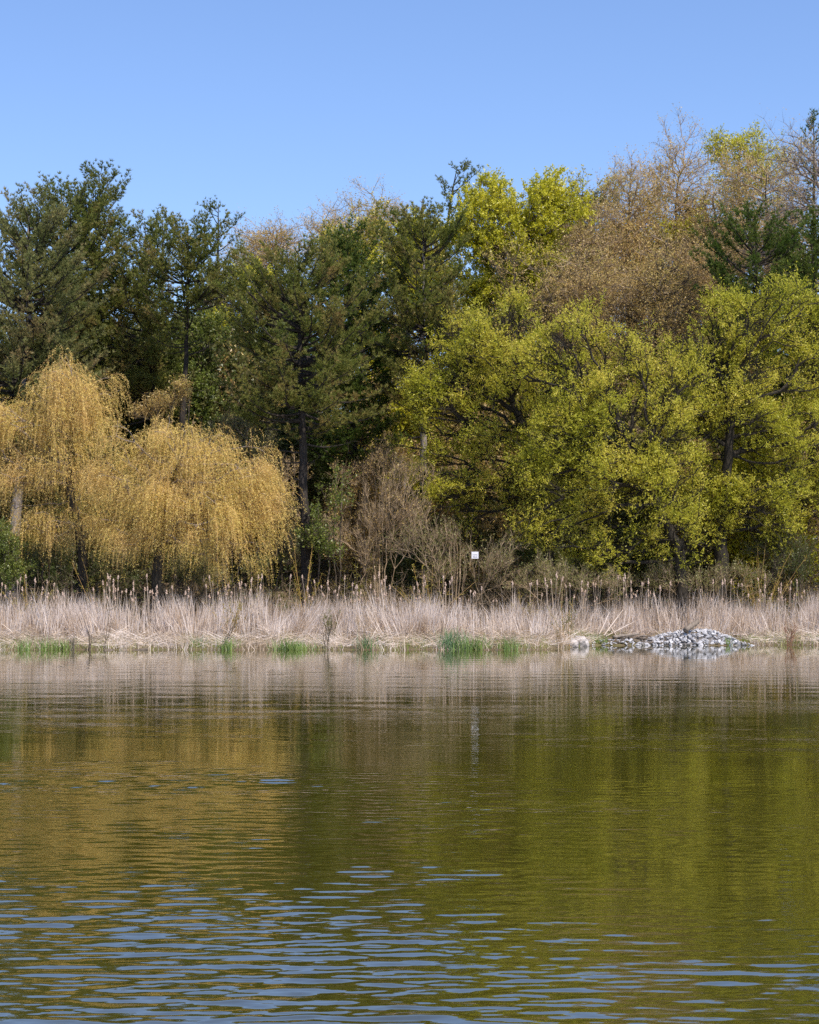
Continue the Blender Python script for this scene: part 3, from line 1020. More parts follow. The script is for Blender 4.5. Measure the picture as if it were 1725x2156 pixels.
# ---- shrubs and saplings
SG = 'shrubs under the trees'


def shrub(label, Y, x, ells, n, leaf, twig='twig_dark', per=3, stems=5, lobes=14, rs=.5, ll=.10, lw=.05, drop=.2, name='shrub', sh_len=.45, up=.6, cat='shrub', shoots=4, tw=.012, rt=.035):
    reseed(label)
    E = ells3(ells, Y)
    b = W(x, HYD, Y)
    b[2] = float(terrain(b[0], b[1])) - .05
    T, _ = sample_lobes(E, lobes, rs, n, .1, .6)
    T[:, 2] = np.maximum(T[:, 2], terrain(T[:, 0], T[:, 1]) + .15)
    th = thing(name, label, cat, b, SG)
    gl = Geo()
    off = R.normal(size=(stems, 3)) * np.array([.35, .3, 0]) * max(1, E[0][1][0] * .4)
    own = np.argmin(np.abs((T[:, None, 0] - b[0]) - off[None, :, 0] * 1.6), 1)
    for s_ in range(stems):
        Ts = T[own == s_]
        if len(Ts) < 3:
            continue
        st = b + off[s_]
        st[2] = float(terrain(st[0], st[1])) - .05
        P, par, r, k = skeleton(np.array([st, st + (Ts.mean(0) - st) * .45]), Ts, rt, .006, .5)
        g1, gs = wood(P, par, r, k)
        gs.add(np.concatenate(g1.V), np.concatenate(g1.F3), np.concatenate(g1.F4))
        fine = np.where(np.arange(len(P)) >= k)[0]
        Q = np.repeat(fine, shoots)
        D = unit(unit(P[Q] - P[par[Q]] + 1e-6) * .6 + rdir(len(Q)) * .6 + UP * up)
        L = sh_len * R.uniform(.5, 1.4, len(Q))
        pts = P[Q][:, None] + D[:, None] * (L[:, None] * np.array([0, 1])[None])[:, :, None]
        blades(gs, pts, tw)
        obj('stem', gs.mesh('stem', b), M[twig], th)
        if per:
            keep = R.random(len(Q)) > drop
            Q, D, L = Q[keep], D[keep], L[keep]
            q = np.repeat(np.arange(len(Q)), per)
            m = len(q)
            C = P[Q][q] + D[q] * (L[q] * R.uniform(.1, 1.05, m))[:, None] + R.normal(size=(m, 3)) * .04
            tris(gl, C, unit(D[q] * .5 + rdir(m)), ll * R.uniform(.6, 1.3, m), lw * R.uniform(.7, 1.3, m))
    if gl.V:
        obj('foliage', gl.mesh('foliage', b), M[leaf], th)
    return th


shrub('grey-brown leafless thicket right of the central pine trunk', 117, 800, [(800, 1090, 95, 95), (860, 1050, 60, 90), (760, 1150, 90, 60)], 1500, 'bud', 'twig_brown', 1, 7, 40, .7, drop=.75, shoots=5)
shrub('purplish bare thicket high behind the central pine trunk', 124, 770, [(770, 1000, 95, 60), (600, 1010, 60, 60)], 900, 'bud', 'twig_brown', 1, 6, 26, .7, drop=.6, shoots=5)
shrub('sparse green-leaved shrub right beside the central pine trunk', 115, 700, [(700, 1075, 42, 95), (680, 1150, 40, 60)], 420, 'green', 'twig_dark', 3, 4, 20, .5, .13, .09, .3)
shrub('olive-green bush between the golden willow and the central pine', 120, 480, [(485, 925, 80, 60), (560, 965, 50, 60)], 900, 'olive', 'bark_grey', 4, 6, 32, .6)
shrub('grey twiggy bush left of the central pine trunk', 118, 575, [(575, 1060, 45, 110), (600, 1150, 50, 60)], 800, 'olive', 'twig_dark', 1, 5, 26, .6, drop=.5)
shrub('dark tangled shrub under the first willow, behind the white sign', 124, 1010, [(1010, 1140, 120, 70), (930, 1180, 80, 50)], 1000, 'dark_green', 'twig_dark', 4, 7, 34, .6)
shrub('hazy grey-brown brush around the white sign', 113.5, 960, [(940, 1165, 85, 60), (1050, 1185, 90, 45), (880, 1120, 50, 60)], 1100, 'olive', 'twig_brown', 2, 8, 44, .6, drop=.5, shoots=4)
shrub('grey-brown brush below the low limbs of the middle willow', 112, 1180, [(1180, 1222, 100, 30), (1290, 1226, 70, 22)], 600, 'olive', 'twig_brown', 3, 7, 30, .5, drop=.4)
shrub('low brush in front of the right willow trunks', 114.5, 1480, [(1450, 1218, 90, 30), (1560, 1215, 60, 34), (1390, 1224, 60, 24)], 700, 'olive', 'twig_brown', 3, 8, 36, .5, drop=.4)
shrub('dark green shrub left of the middle willow trunk', 121, 1150, [(1130, 1180, 90, 45), (1240, 1190, 90, 40)], 800, 'green', 'twig_dark', 4, 6, 30, .5, ll=.10, lw=.06)
shrub('shaded shrub between the two right willow trunks', 123, 1410, [(1410, 1170, 90, 60), (1480, 1120, 60, 60)], 800, 'dark_green', 'twig_dark', 4, 6, 28, .6)
shrub('dark green shrub at the right edge under the willow', 119, 1670, [(1670, 1170, 75, 65), (1600, 1120, 60, 60)], 900, 'dark_green', 'twig_dark', 4, 6, 30, .6)
shrub('bright green bush at the left edge below the pale trunk', 110, 8, [(8, 1170, 42, 70), (30, 1210, 40, 40)], 600, 'green', 'twig_dark', 6, 5, 24, .5, .10, .06, .05)
shrub('olive willow bush at the left edge level with the golden top', 122, -10, [(-4, 845, 34, 48), (-20, 900, 40, 60)], 400, 'yellow_shoot', 'twig_dark', 6, 4, 18, .6)
shrub('shaded green shrub under the left golden willow', 116, 100, [(100, 1170, 90, 65), (230, 1190, 70, 50)], 1000, 'dark_green', 'twig_dark', 4, 7, 34, .6)
shrub('orange-tinted sapling at the foot of the tall bare pine trunk', 119, 362, [(362, 850, 40, 45), (300, 870, 50, 30)], 350, 'bud', 'twig_dark', 4, 4, 16, .5)
shrub('dark green shrub under the wide golden willow', 113, 400, [(400, 1190, 120, 45), (300, 1180, 60, 50), (520, 1190, 60, 45)], 900, 'olive', 'twig_dark', 4, 7, 34, .5)


def sapling(label, Y, x, top, h_spread, n, leaf='yellow_shoot', twig='twig_gold', per=23):
    b = W(x, HYD, Y)
    b[2] = float(terrain(b[0], b[1])) - .05
    h = W(x, top, Y)[2] - b[2]
    th = thing('sapling', label, 'sapling', b, SG)
    gl = Geo()
    for i_ in range(n):
        g = Geo()
        D = unit(np.array([R.normal() * h_spread, R.normal() * .2, 1.0]))
        L = h * R.uniform(.45, 1.08)
        t = np.linspace(0, 1, 6)
        P = b + np.array([R.normal() * .12, R.normal() * .1, 0]) + D * (L * t)[:, None] + np.array([D[0] * .35, 0, -.05]) * (L * t ** 2.2)[:, None] * .5 + R.normal(size=(6, 3)) * .02
        pipe(g, P, np.linspace(.014, .005, 6), 4, False)
        tw_ = []
        for _ in range(7):
            v = R.uniform(.3, 1)
            q = np.array([np.interp(v, t, P[:, c]) for c in range(3)])
            e = q + unit(D + R.normal(size=3) * .5) * R.uniform(.15, .5)
            tw_.append((q, e))
            m = per // 4
            C = q + (e - q) * R.random((m, 1)) + R.normal(size=(m, 3)) * .02
            tris(gl, C, unit(D * .6 + rdir(m)), R.uniform(.05, .11, m), .035)
        blades(g, np.array(tw_), .010)
        C = P[R.integers(2, 6, per)] + R.normal(size=(per, 3)) * .06
        tris(gl, C, unit(D * .6 + rdir(per)), R.uniform(.05, .11, per), .035)
        obj('stem', g.mesh('stem', b), M[twig], th)
    obj('foliage', gl.mesh('foliage', b), M[leaf], th)


sapling('yellow-green upright sapling below the central pine trunk', 110, 637, 1150, .16, 9)
sapling('thin yellow-green sapling cluster behind the middle cattails', 111, 765, 1155, .24, 12, 'yellow_shoot', 'twig_dark')
sapling('yellow-green fan-shaped sapling left of the white sign', 108, 903, 1190, .40, 14)
sapling('yellow-green rounded sapling in front of the right willow trunk', 116, 1600, 1150, .36, 24)
sapling('small yellow-green sapling among the cattails by the dark gap', 106, 1100, 1228, .40, 7)
sapling('willow sapling sprouting through the reeds below the wide golden willow', 101.5, 488, 1225, .22, 10)
sapling('yellow-green shoots behind the cattails below the left golden trunk', 108, 205, 1175, .26, 11)
sapling('pale green shoots at the left end behind the cattails', 107, 60, 1190, .2, 8)
sapling('yellow-green shoots rising through the reeds left of the grey boulder', 101, 1190, 1262, .25, 9, 'olive')
sapling('green shoots in the reeds right of the rounded grass tuft', 100, 700, 1275, .2, 8, 'olive', 'twig_dark')


# ---- forest floor growth that nobody could count
def undergrowth():
    n = 900
    x = R.uniform(-30, 30, n)
    y = 117 + 38 * R.random(n) ** .8
    z = terrain(x, y)
    C = np.stack([x, y, z], 1)
    per = 60
    q = np.repeat(np.arange(n), per)
    m = len(q)
    h = R.uniform(.6, 2.2, n)
    P = C[q] + R.normal(size=(m, 3)) * np.array([.7, .6, .0]) + UP * (np.abs(R.normal(size=m)) * h[q] * .6)[:, None]
    g = Geo()
    tris(g, P, unit(rdir(m) + UP * .3), R.uniform(.12, .24, m), R.uniform(.06, .13, m))
    o = obj('undergrowth', g.mesh('undergrowth'), M['dark_green'])
    tag(o, 'dark leafy undergrowth covering the slope beneath the trees', 'undergrowth', kind='stuff')
    g = Geo()
    n = 17000
    x = R.uniform(-30, 32, n)
    y = np.where(R.random(n) < .62, shore(x) + R.uniform(11, 20, n), R.uniform(118, 150, n))
    B = np.stack([x, y, terrain(x, y)], 1)
    B = B[R.random(n) < .62 + .5 * vn(x, .7, 9)]
    n = len(B)
    L = R.uniform(.7, 3.0, n) * (1 + .35 * vn(B[:, 0], 1.1, 2))
    D = unit(rdir(n) * np.array([.8, .6, .3]) + UP * .8)
    pts = np.stack([B, B + D * (L * .5)[:, None] + R.normal(size=(n, 3)) * .07, B + D * L[:, None]], 1)
    blades(g, pts, .022)
    q = R.integers(0, n, n * 2)                          # side twigs
    t_ = R.uniform(.3, 1, n * 2)[:, None]
    S_ = B[q] + D[q] * L[q][:, None] * t_
    blades(g, np.stack([S_, S_ + unit(D[q] * .6 + rdir(n * 2) * .8) * R.uniform(.2, .8, n * 2)[:, None]], 1), .014)
    o = obj('brushwood', g.mesh('brushwood'), M['twig_brown'])
    tag(o, 'thin grey-brown bare brush standing under the trees', 'brush', kind='stuff')


undergrowth()


# ------------------------------------------------------------------ reeds, thatch and grass
def on_bank(n, d0, d1, x0=-27, x1=30):
    x = R.uniform(x0, x1, n)
    y = shore(x) + R.uniform(d0, d1, n)
    return np.stack([x, y, terrain(x, y)], 1)


def reeds():
    g = Geo()
    n = 30000
    B = on_bank(n, 3.6, 10.2)
    x = B[:, 0]
    dens = .60 + .50 * vn(x, 1.15, 1.0) + .3 * vn(x * 1.3 + B[:, 1] * 1.7, 1.9, 3)
    gap = np.exp(-((x - 6.6) / 1.5) ** 2)                 # thinner, lower stand by the dark opening
    B = B[R.random(n) < dens * (1 - .35 * gap)]
    n = len(B)
    x = B[:, 0]
    gap = np.exp(-((x - 6.6) / 1.5) ** 2)
    H_ = (1.98 + .40 * vn(x, .8, 2.2) + .30 * vn(x, 3.1, 5)) * R.uniform(.55, 1.12, n) * (1 - .30 * gap)
    lean = np.stack([.26 * vn(x, 1.3, .3) + .16 * vn(x + B[:, 1], 2.9, 2) + R.normal(size=n) * .12, R.normal(size=n) * .10 - .03, np.ones(n)], 1)
    clump = np.exp(-((x + 5.2) / 1.3) ** 2) * (R.random(n) < .75)   # wind-blown tussock below the golden willow
    lean[:, 0] += .42 * clump
    for cx, cw, cl in ((-14.5, 1.0, -.35), (-9.6, .8, .3), (-1.0, 1.1, -.38), (2.6, .9, .36), (5.2, .9, -.3), (9.0, 1.0, .42), (16.8, .9, .32), (20.0, 1.2, -.28)):
        c_ = np.exp(-((x - cx) / cw) ** 2) * (R.random(n) < .6)
        lean[:, 0] += cl * c_
        H_ *= 1 - .22 * c_
    wild = R.random(n) < .10
    lean[wild, 0] += R.normal(size=wild.sum()) * .6
    D = unit(lean)
    bend = R.normal(size=(n, 3)) * np.array([.16, .12, .02]) + np.stack([.22 * clump, 0 * x, -.12 * clump], 1)
    t = np.array([0, .4, .75, 1])
    P = B[:, None] + D[:, None] * (H_[:, None] * t)[:, :, None] + bend[:, None] * (t ** 2.5)[None, :, None]
    broken = R.random(n) < .13
    k = broken.sum()
    P[broken, 3] = P[broken, 2] + np.stack([R.normal(size=k) * .35, R.normal(size=k) * .2, -R.uniform(.1, .6, k)], 1)
    blades(g, P, R.uniform(.022, .056, n))
    tag(obj('dry_reeds', g.mesh('dry_reeds'), M['reed']), 'dense stand of pale dry cattail blades along the bank', 'reeds', kind='stuff')

    g = Geo()
    n = 17000
    B = on_bank(n, .25, 6.0)
    x = B[:, 0]
    keep = ~((x > 9.2) & (x < 17.2) & (B[:, 1] - shore(x) < 3.4)) & (R.random(n) < .75 + .3 * vn(x, .7, 4))
    B = B[keep]
    n = len(B)
    x = B[:, 0]
    az = R.normal(size=n) * .5 + np.where(R.random(n) < .5, 0, math.pi)
    el = np.abs(R.normal(size=n)) * .38
    D = np.stack([np.cos(az) * np.cos(el), np.sin(az) * np.cos(el) * .8, np.sin(el)], 1)
    L = R.uniform(.35, 1.5, n)
    mound = .42 * np.maximum(vn(x, 1.1, 3) + .15, 0) * R.random(n) * sstep(.4, 2.0, B[:, 1] - shore(x))
    P = np.stack([B + UP * (R.uniform(.0, .18, n) + mound)[:, None], B + D * (L * .55)[:, None] + UP * (.12 + mound)[:, None], B + D * L[:, None] + UP * (.02 + mound)[:, None]], 1)
    blades(g, P, R.uniform(.015, .034, n))
    n = 11000                                              # short dead stubble by the water
    B = on_bank(n, -.2, 4.5)
    q_ = R.random(n) < .35
    B[q_, 1] = shore(B[q_, 0]) + R.uniform(-.2, .9, q_.sum())
    B[:, 2] = terrain(B[:, 0], B[:, 1])
    x = B[:, 0]
    B = B[~((x > 9.2) & (x < 17.2)) & (R.random(n) < .62 + .6 * vn(x, .9, 6))]
    n = len(B)
    D = unit(R.normal(size=(n, 3)) * np.array([.35, .3, .1]) + UP)
    L = R.uniform(.25, .75, n) * (1 + .6 * vn(x[:1].repeat(n) * 0 + B[:, 0], 1.9, 2))
    P = np.stack([B, B + D * (L * .5)[:, None], B + D * L[:, None] + R.normal(size=(n, 3)) * .08], 1)
    blades(g, P, R.uniform(.012, .028, n))
    tag(obj('reed_thatch', g.mesh('reed_thatch'), M['thatch']), 'fallen tan reed stems matted along the waterline', 'dead reeds', kind='stuff')

    g = Geo()
    n = 24000
    B = on_bank(n, -.1, 6.0)
    x = B[:, 0]
    keep = ~((x > 9.2) & (x < 17.2) & (B[:, 1] - shore(x) < 3.4)) & (R.random(n) < .46 + .9 * vn(x, 1.3, 7.7) + .2 * vn(B[:, 1], 3, 1))
    B = B[keep]
    n = len(B)
    D = unit(R.normal(size=(n, 3)) * np.array([.35, .3, .1]) + UP)
    L = R.uniform(.14, .52, n)
    P = np.stack([B, B + D * (L * .55)[:, None], B + D * L[:, None] + R.normal(size=(n, 3)) * .05], 1)
    blades(g, P, R.uniform(.012, .024, n))
    tag(obj('shore_grass', g.mesh('shore_grass'), M['grass']), 'short new grass in patches along the muddy waterline', 'grass', kind='stuff')


reeds()


def iris(label, x, d, n, h, mat, spread, group=None):
    X = (x - CXD) / FD * 97
    Y = float(shore(X)) + d
    X = (x - CXD) / FD * Y
    b = np.array([X, Y, max(float(terrain(X, Y)), -.05)])
    g = Geo()
    B = b + R.normal(size=(n, 3)) * np.array([spread, .18, 0])
    B[:, 2] = np.maximum(terrain(B[:, 0], B[:, 1]), -.1)
    D = unit(R.normal(size=(n, 3)) * np.array([.28, .22, .05]) + UP)
    L = h * R.uniform(.5, 1.15, n)
    t = np.array([0, .45, .8, 1])
    P = B[:, None] + D[:, None] * (L[:, None] * t)[:, :, None] + (R.normal(size=(n, 3)) * np.array([.12, .1, .04]))[:, None] * (t ** 2.5)[None, :, None]
    blades(g, P, R.uniform(.02, .04, n))
    o = obj('iris_clump', g.mesh('iris_clump', b), M[mat], None, b)
    tag(o, label, 'water plant', group or 'green clumps at the waterline')


iris('short green clump farthest left at the waterline', 50, .0, 70, .62, 'iris', .24)
iris('green clump third of the left row, near the cut stakes', 128, .0, 110, .55, 'iris', .36)
iris('green clump second of the left row at the waterline', 92, .0, 60, .70, 'iris', .18)
iris('small blue-green clump up the bank from the floating log', 415, 1.1, 45, .5, 'iris_blue', .14)
iris('grass clump growing from the water under the leaning stem', 478, -.1, 80, .55, 'iris', .22)
iris('rounded bright grass tuft standing in the water, left of centre', 616, -.25, 240, .58, 'iris', .46)
iris('tall dark blade-leaved clump, largest at the waterline', 953, .1, 170, 1.05, 'iris_blue', .32)
iris('spreading lighter green clump right of the tallest one', 1000, .0, 200, .70, 'iris', .45)
iris('narrow green clump between the large clump and the boulders', 1074, -.1, 90, .68, 'iris', .24)
iris('faint blue-green clump below the middle saplings', 770, .2, 70, .72, 'iris_blue', .20)
iris('green tuft behind the grey boulder', 1242, 3.4, 150, .55, 'iris', .42)
iris('single yellow-green tuft in front of the stone pile', 1536, -.15, 16, .45, 'iris', .06)
iris('low green tuft at the right edge of the bank', 1715, 1.6, 120, .40, 'iris', .5)
iris('low yellow-green tuft on the bank right of the stone pile', 1598, 2.0, 120, .34, 'grass', .5)


# ------------------------------------------------------------------ cattails, each its own plant
def cattail_variants():
    out = []
    for v in range(8):
        g = Geo()
        h = [2.25, 2.4, 2.1, 2.3, 2.45, 2.2, 2.35, 2.15][v]
        ln = R.normal() * .10
        z = np.linspace(0, h, 7)
        P = np.stack([ln * (z / h) ** 2 * .9, R.normal() * .05 * (z / h) ** 2, z], 1)
        pipe(g, P, np.linspace(.013, .007, 7), 4, False)
        st = g.mesh('stalk')
        st.materials.append(M['stalk'])
        g = Geo()
        hl = R.uniform(.17, .32)
        k = 8
        t = np.linspace(0, 1, k)
        top = P[-1]
        tilt = np.array([ln * .8 + R.normal() * .09, R.normal() * .08, 1])
        Q = top - unit(tilt) * .06 + unit(tilt)[None] * (t * hl)[:, None] + R.normal(size=(k, 3)) * np.array([.012, .012, 0])
        rad = .044 * np.sin(np.clip(t * 1.02 + .03, 0, 1) * math.pi) ** .55 * R.uniform(.65, 1.3, k)
        rad[0], rad[-1] = .012, .010
        pipe(g, Q, rad, 7)
        hd = g.mesh('seed_head')
        hd.materials.append(M['cattail_head'])
        out.append((st, hd, h))
    return out


ZONES = [(110, 'at the left end of the reed stand'), (250, 'below the left golden willow trunk'), (400, 'below the trunk of the wide golden willow'),
         (520, 'below the right curtains of the wide golden willow'), (625, 'just left of the central pine trunk'), (720, 'just right of the central pine trunk'),
         (850, 'below the grey-brown leafless thicket'), (960, 'below and left of the white sign'), (1130, 'by the dark gap right of the white sign'),
         (1260, 'behind the grey boulder'), (1350, 'behind the driftwood heap'), (1480, 'directly behind the stone pile'),
         (1580, 'above the right end of the stone pile'), (1680, 'behind the reddish leafless shrub'), (9999, 'at the right end of the reed stand')]


def cattails():
    VAR = cattail_variants()
    n = 0
    N = 285
    xs = []
    while len(xs) < N:
        x = R.uniform(-10, 1745)
        dens = .55 + .45 * math.sin(x * .021 + 1.2) * math.sin(x * .0071 + .4)
        if 1020 < x < 1130:
            dens *= .55
        if x < 90:
            dens *= .35
        if R.random() < dens:
            k = min(int(R.integers(1, 4)), N - len(xs))
            xs += [x + R.normal() * 9 for _ in range(k)]
    for x in xs:
        X0 = (x - CXD) / FD * 103
        Y = float(shore(X0)) + R.uniform(4.5, 10.5)
        X = (x - CXD) / FD * Y
        z = float(terrain(X, Y))
        top = R.uniform(1226, 1268) if R.random() < .88 else R.uniform(1214, 1228)
        hh = CAM_H + (HYD - top) / FD * Y - z
        v = int(R.integers(0, 8))
        st, hd, h = VAR[v]
        zone = next(z_ for lim, z_ in ZONES if x < lim)
        lab = 'dry cattail with a fluffy tan head ' + zone
        t = thing('cattail', lab, 'cattail', (X, Y, z - .03), 'cattail heads ' + zone)
        s = hh / h
        t.scale = (1, 1, s)
        t.rotation_euler = (R.normal() * .05, R.normal() * .07, R.uniform(0, 6.28))
        obj('stalk', st, None, t)
        obj('seed_head', hd, None, t)


cattails()


# ------------------------------------------------------------------ stones
def hull_rock(scale, npts=15, flat=.55):
    bm = bmesh.new()
    for p in rdir(npts):
        q = p * np.array([1, .85, flat]) * R.uniform(.82, 1.05) * scale
        bm.verts.new(q)
    bmesh.ops.convex_hull(bm, input=bm.verts)
    loose = [v for v in bm.verts if not v.link_faces]
    bmesh.ops.delete(bm, geom=loose, context='VERTS')
    me = bpy.data.meshes.new('stone')
    bm.to_mesh(me)
    bm.free()
    return me


ROCKS = [hull_rock(.5) for _ in range(14)]
WET = [me.copy() for me in ROCKS]
for me, wet in zip(ROCKS, WET):
    me.materials.append(M['stone'])
    wet.materials.append(M['stone_wet'])


def pile_height(x, y):
    """x, y from the pile's centre foot"""
    a = np.clip(1 - (np.abs(x) / 2.75) ** 2.0, 0, 1)
    skew = 1 + .10 * x
    yy = np.clip(y / 2.6, 0, 1)
    return .70 * a * np.sin(np.clip(yy * 1.25, 0, 1) * math.pi / 2) ** .8 * np.clip(skew, .5, 1.2) * (1 - .35 * sstep(2.2, 3.4, y))


def stone_pile():
    X0 = (1462 - CXD) / FD * 105.3
    Y0 = 105.3
    th = thing('stone_pile', 'mound of pale grey broken stones at the water on the right', 'stone pile', (X0, Y0, 0))
    gx, gy = np.meshgrid(np.linspace(-2.75, 2.75, 26), np.linspace(-.2, 3.6, 16))
    gz = pile_height(gx, gy) - .13
    gz[:, [0, -1]] = -.2
    gz[[0, -1]] = -.2
    V = np.stack([gx, gy, gz], -1).reshape(-1, 3)
    i, j = np.meshgrid(np.arange(25), np.arange(15))
    a = (j * 26 + i).ravel()
    obj('gravel_core', mesh_np('gravel_core', V, F4=np.stack([a, a + 1, a + 27, a + 26], 1)), M['stone_core'], th)
    pts = []
    tries = 0
    while len(pts) < 298 and tries < 20000:
        tries += 1
        x, y = R.uniform(-2.95, 2.95), R.uniform(-.15, 2.6)
        if abs(x) > 2.95 - .30 * max(y, 0):
            continue
        z = float(pile_height(x, y))
        s = R.uniform(.15, .31) * (1.1 if y < .6 else 1)
        p = np.array([x, y, z])
        if all(np.linalg.norm((p - q[0]) * np.array([1, 1, .8])) > .345 * (s + q[1]) for q in pts):
            pts.append((p, s))
    for p, s in pts:
        o = obj('stone', (WET if p[2] < .06 and R.random() < .4 else ROCKS)[int(R.integers(0, 14))], None, th, (p[0], p[1], p[2] + R.uniform(-.05, .06)))
        o.scale = (s * 1.25, s * 1.1, s)
        o.rotation_euler = (R.normal() * .5, R.normal() * .5, R.uniform(0, 6.28))
    # the low row of smaller stones left of it
    X1 = (1290 - CXD) / FD * 104
    th2 = thing('stone_row', 'low strip of small grey stones left of the driftwood', 'stones', (X1, float(shore(X1)), 0))
    for k in range(60):
        x = R.uniform(-1.5, 1.2)
        y = R.uniform(0, 1.0)
        s = R.uniform(.10, .22)
        Y = float(shore(X1 + x)) + y - .05
        o = obj('stone', ROCKS[int(R.integers(0, 14))], None, th2,
                (x, Y - float(shore(X1)), max(float(terrain(X1 + x, Y)), 0) + .03 + .14 * math.sin(min(y, 1) * 1.57)))
        o.scale = (s * 1.3, s, s * .8)
        o.rotation_euler = (R.normal() * .4, R.normal() * .4, R.uniform(0, 6.28))
    return X0, Y0


PX, PY = stone_pile()


def boulder(label, x, y, d, size, seed):
    bm = bmesh.new()
    bmesh.ops.create_icosphere(bm, subdivisions=3, radius=1)
    ph = R.uniform(0, 6, 6)
    for v in bm.verts:
        c = v.co
        n = .16 * math.sin(3.1 * c.x + ph[0]) * math.sin(3.7 * c.z + ph[1]) + .10 * math.sin(7 * c.x + ph[2]) * math.sin(6 * c.y + ph[3] + 4 * c.z) + .05 * math.sin(15 * c.z + ph[4] + 9 * c.x)
        v.co = c * (1 + n)
        v.co.x *= size[0]
        v.co.y *= size[1]
        v.co.z *= size[2]
    me = bpy.data.meshes.new('boulder')
    bm.to_mesh(me)
    bm.free()
    X = (x - CXD) / FD * 100
    Y = float(shore(X)) + d
    X = (x - CXD) / FD * Y
    o = obj('boulder', me, M['boulder'], None, (X, Y, float(terrain(X, Y)) + size[2] * .35))
    tag(o, label, 'boulder', 'boulders at the waterline')


boulder('rough grey boulder in the grass left of the stones', 1222, 0, 1.0, (.42, .35, .36), 1)
boulder('smaller grey boulder leaning against the larger one', 1206, 0, .7, (.28, .26, .26), 2)
boulder('small whitish stone in the dead reeds near the tallest green clump', 1107, 0, 2.0, (.10, .09, .08), 3)


def log(name, label, cat, A, B, r0, r1, mat, hollow=False, k=11, group=None, endmat=None):
    A, B = np.asarray(A, float), np.asarray(B, float)
    n = 9
    t = np.linspace(0, 1, n)
    P = A + (B - A) * t[:, None] + R.normal(size=(n, 3)) * r0 * .12
    g = Geo()
    rad = np.interp(t, [0, 1], [r0, r1]) * (1 + R.normal(size=n) * .06)
    pipe(g, P, rad, k)
    th = thing(name, label, cat, A, group)
    obj('bark_surface', g.mesh('bark_surface', A, True), M[mat], th)
    if endmat:
        d = unit(A - B)
        g = Geo()
        pipe(g, np.stack([A + d * .004, A + d * .025]), [r0 * .8, r0 * .72], k)
        obj('cut_end', g.mesh('cut_end', A), M[endmat], th)
    return th


hz = PY + 1.55
log('log', 'weathered grey log lying tilted on top of the stone pile', 'log',
    W(1445, 1326, PY + .75), W(1469, 1308, PY + 1.7), .15, .12, 'driftwood', endmat='wet_wood')
log('floating_log', 'knobbly dark log end poking from the water at the left', 'log', W(219, 1372, 95.4), W(240, 1369, 95.9), .14, .07, 'wet_wood')
log('floating_log', 'long thin split log floating right of the knobbly log end', 'log', W(282, 1370, 95.5), W(312, 1367.5, 95.7), .03, .07, 'wet_wood')
log('floating_log', 'short orange-brown split log floating beside the knobbly end', 'log', W(238, 1371, 95.6), W(256, 1371, 95.5), .05, .02, 'raw_wood')
log('driftwood', 'thick bleached driftwood pole along the top of the stick heap', 'driftwood', W(1292, 1341, 106.4), W(1345, 1335, 106.9), .09, .05, 'driftwood', group='driftwood sticks')
for k in range(34):
    x = R.uniform(1292, 1412)
    y = R.uniform(1340, 1358)
    Y = 105.5 + (1358 - y) * .075
    L = R.uniform(12, 42)
    A = W(x - L / 2, y + R.normal() * 2, Y)
    B = W(x + L / 2, y + R.normal() * 2.5, Y + R.normal() * .2)
    for Q in (A, B):
        Q[2] = max(Q[2], float(terrain(Q[0], Q[1])) + .03)
    g = Geo()
    pipe(g, np.stack([A, (A + B) / 2 + R.normal(size=3) * .03, B]), np.array([1, .9, .6]) * R.uniform(.018, .045), 5)
    o = obj('driftwood_stick', g.mesh('driftwood_stick', A, True), M['driftwood'], None, A)
    tag(o, 'brown driftwood stick in the heap left of the stone pile', 'driftwood', 'driftwood sticks in the heap')

# pale leaning stalks left of the pile
for k, (xa, ya, xb, yb, lab) in enumerate([
        (1262, 1335, 1282, 1292, 'leftmost of the thick pale reed stalks leaning right beside the stick heap'),
        (1272, 1338, 1312, 1284, 'longest thick pale reed stalk leaning right beside the stick heap'),
        (1300, 1342, 1276, 1300, 'thick pale reed stalk leaning left across the others by the stick heap'),
        (1276, 1340, 1338, 1308, 'flattest of the thick pale reed stalks by the stick heap')]):
    A, B = W(xa, ya, 107.2), W(xb, yb, 108 + .2 * k)
    g = Geo()
    pipe(g, np.stack([A, (A + B) / 2 + R.normal(size=3) * .02, B]), np.array([.03, .028, .014]), 5)
    tag(obj('broken_reed', g.mesh('broken_reed', A), M['reed'], None, A), lab, 'reed stalk', 'leaning reed stalks')


# ------------------------------------------------------------------ bare stems at the waterline
def bare_plant(name, label, x, d, n, h, spread, mat, lean=0.0, r=.016, cat='bare shrub', kids=4):
    X = (x - CXD) / FD * 98
    Y = float(shore(X)) + d
    X = (x - CXD) / FD * Y
    b = np.array([X, Y, max(float(terrain(X, Y)), -.2) - .03])
    th = thing(name, label, cat, b, 'bare stems at the waterline')
    for i in range(n):
        g = Geo()
        B = b + np.array([R.normal() * spread * .25, R.normal() * .1, 0])
        D = unit(np.array([R.normal() * spread + lean, R.normal() * .15, 1]))
        L = h * R.uniform(.55, 1.05)
        t = np.linspace(0, 1, 6)
        P = B + D * (L * t)[:, None] + np.cumsum(R.normal(size=(6, 3)) * .022, 0) * (t > 0)[:, None]
        pipe(g, P, np.linspace(r, r * .35, 6), 4)
        for _ in range(kids):
            v = R.uniform(.25, .9)
            q = np.array([np.interp(v, t, P[:, c]) for c in range(3)])
            dd = unit(D + R.normal(size=3) * .55)
            l2 = L * R.uniform(.15, .4)
            pipe(g, np.stack([q, q + dd * l2 * .5 + R.normal(size=3) * .02, q + dd * l2]), np.array([.55, .45, .25]) * r, 3, False)
        obj('stem', g.mesh('stem', b), M[mat], th)


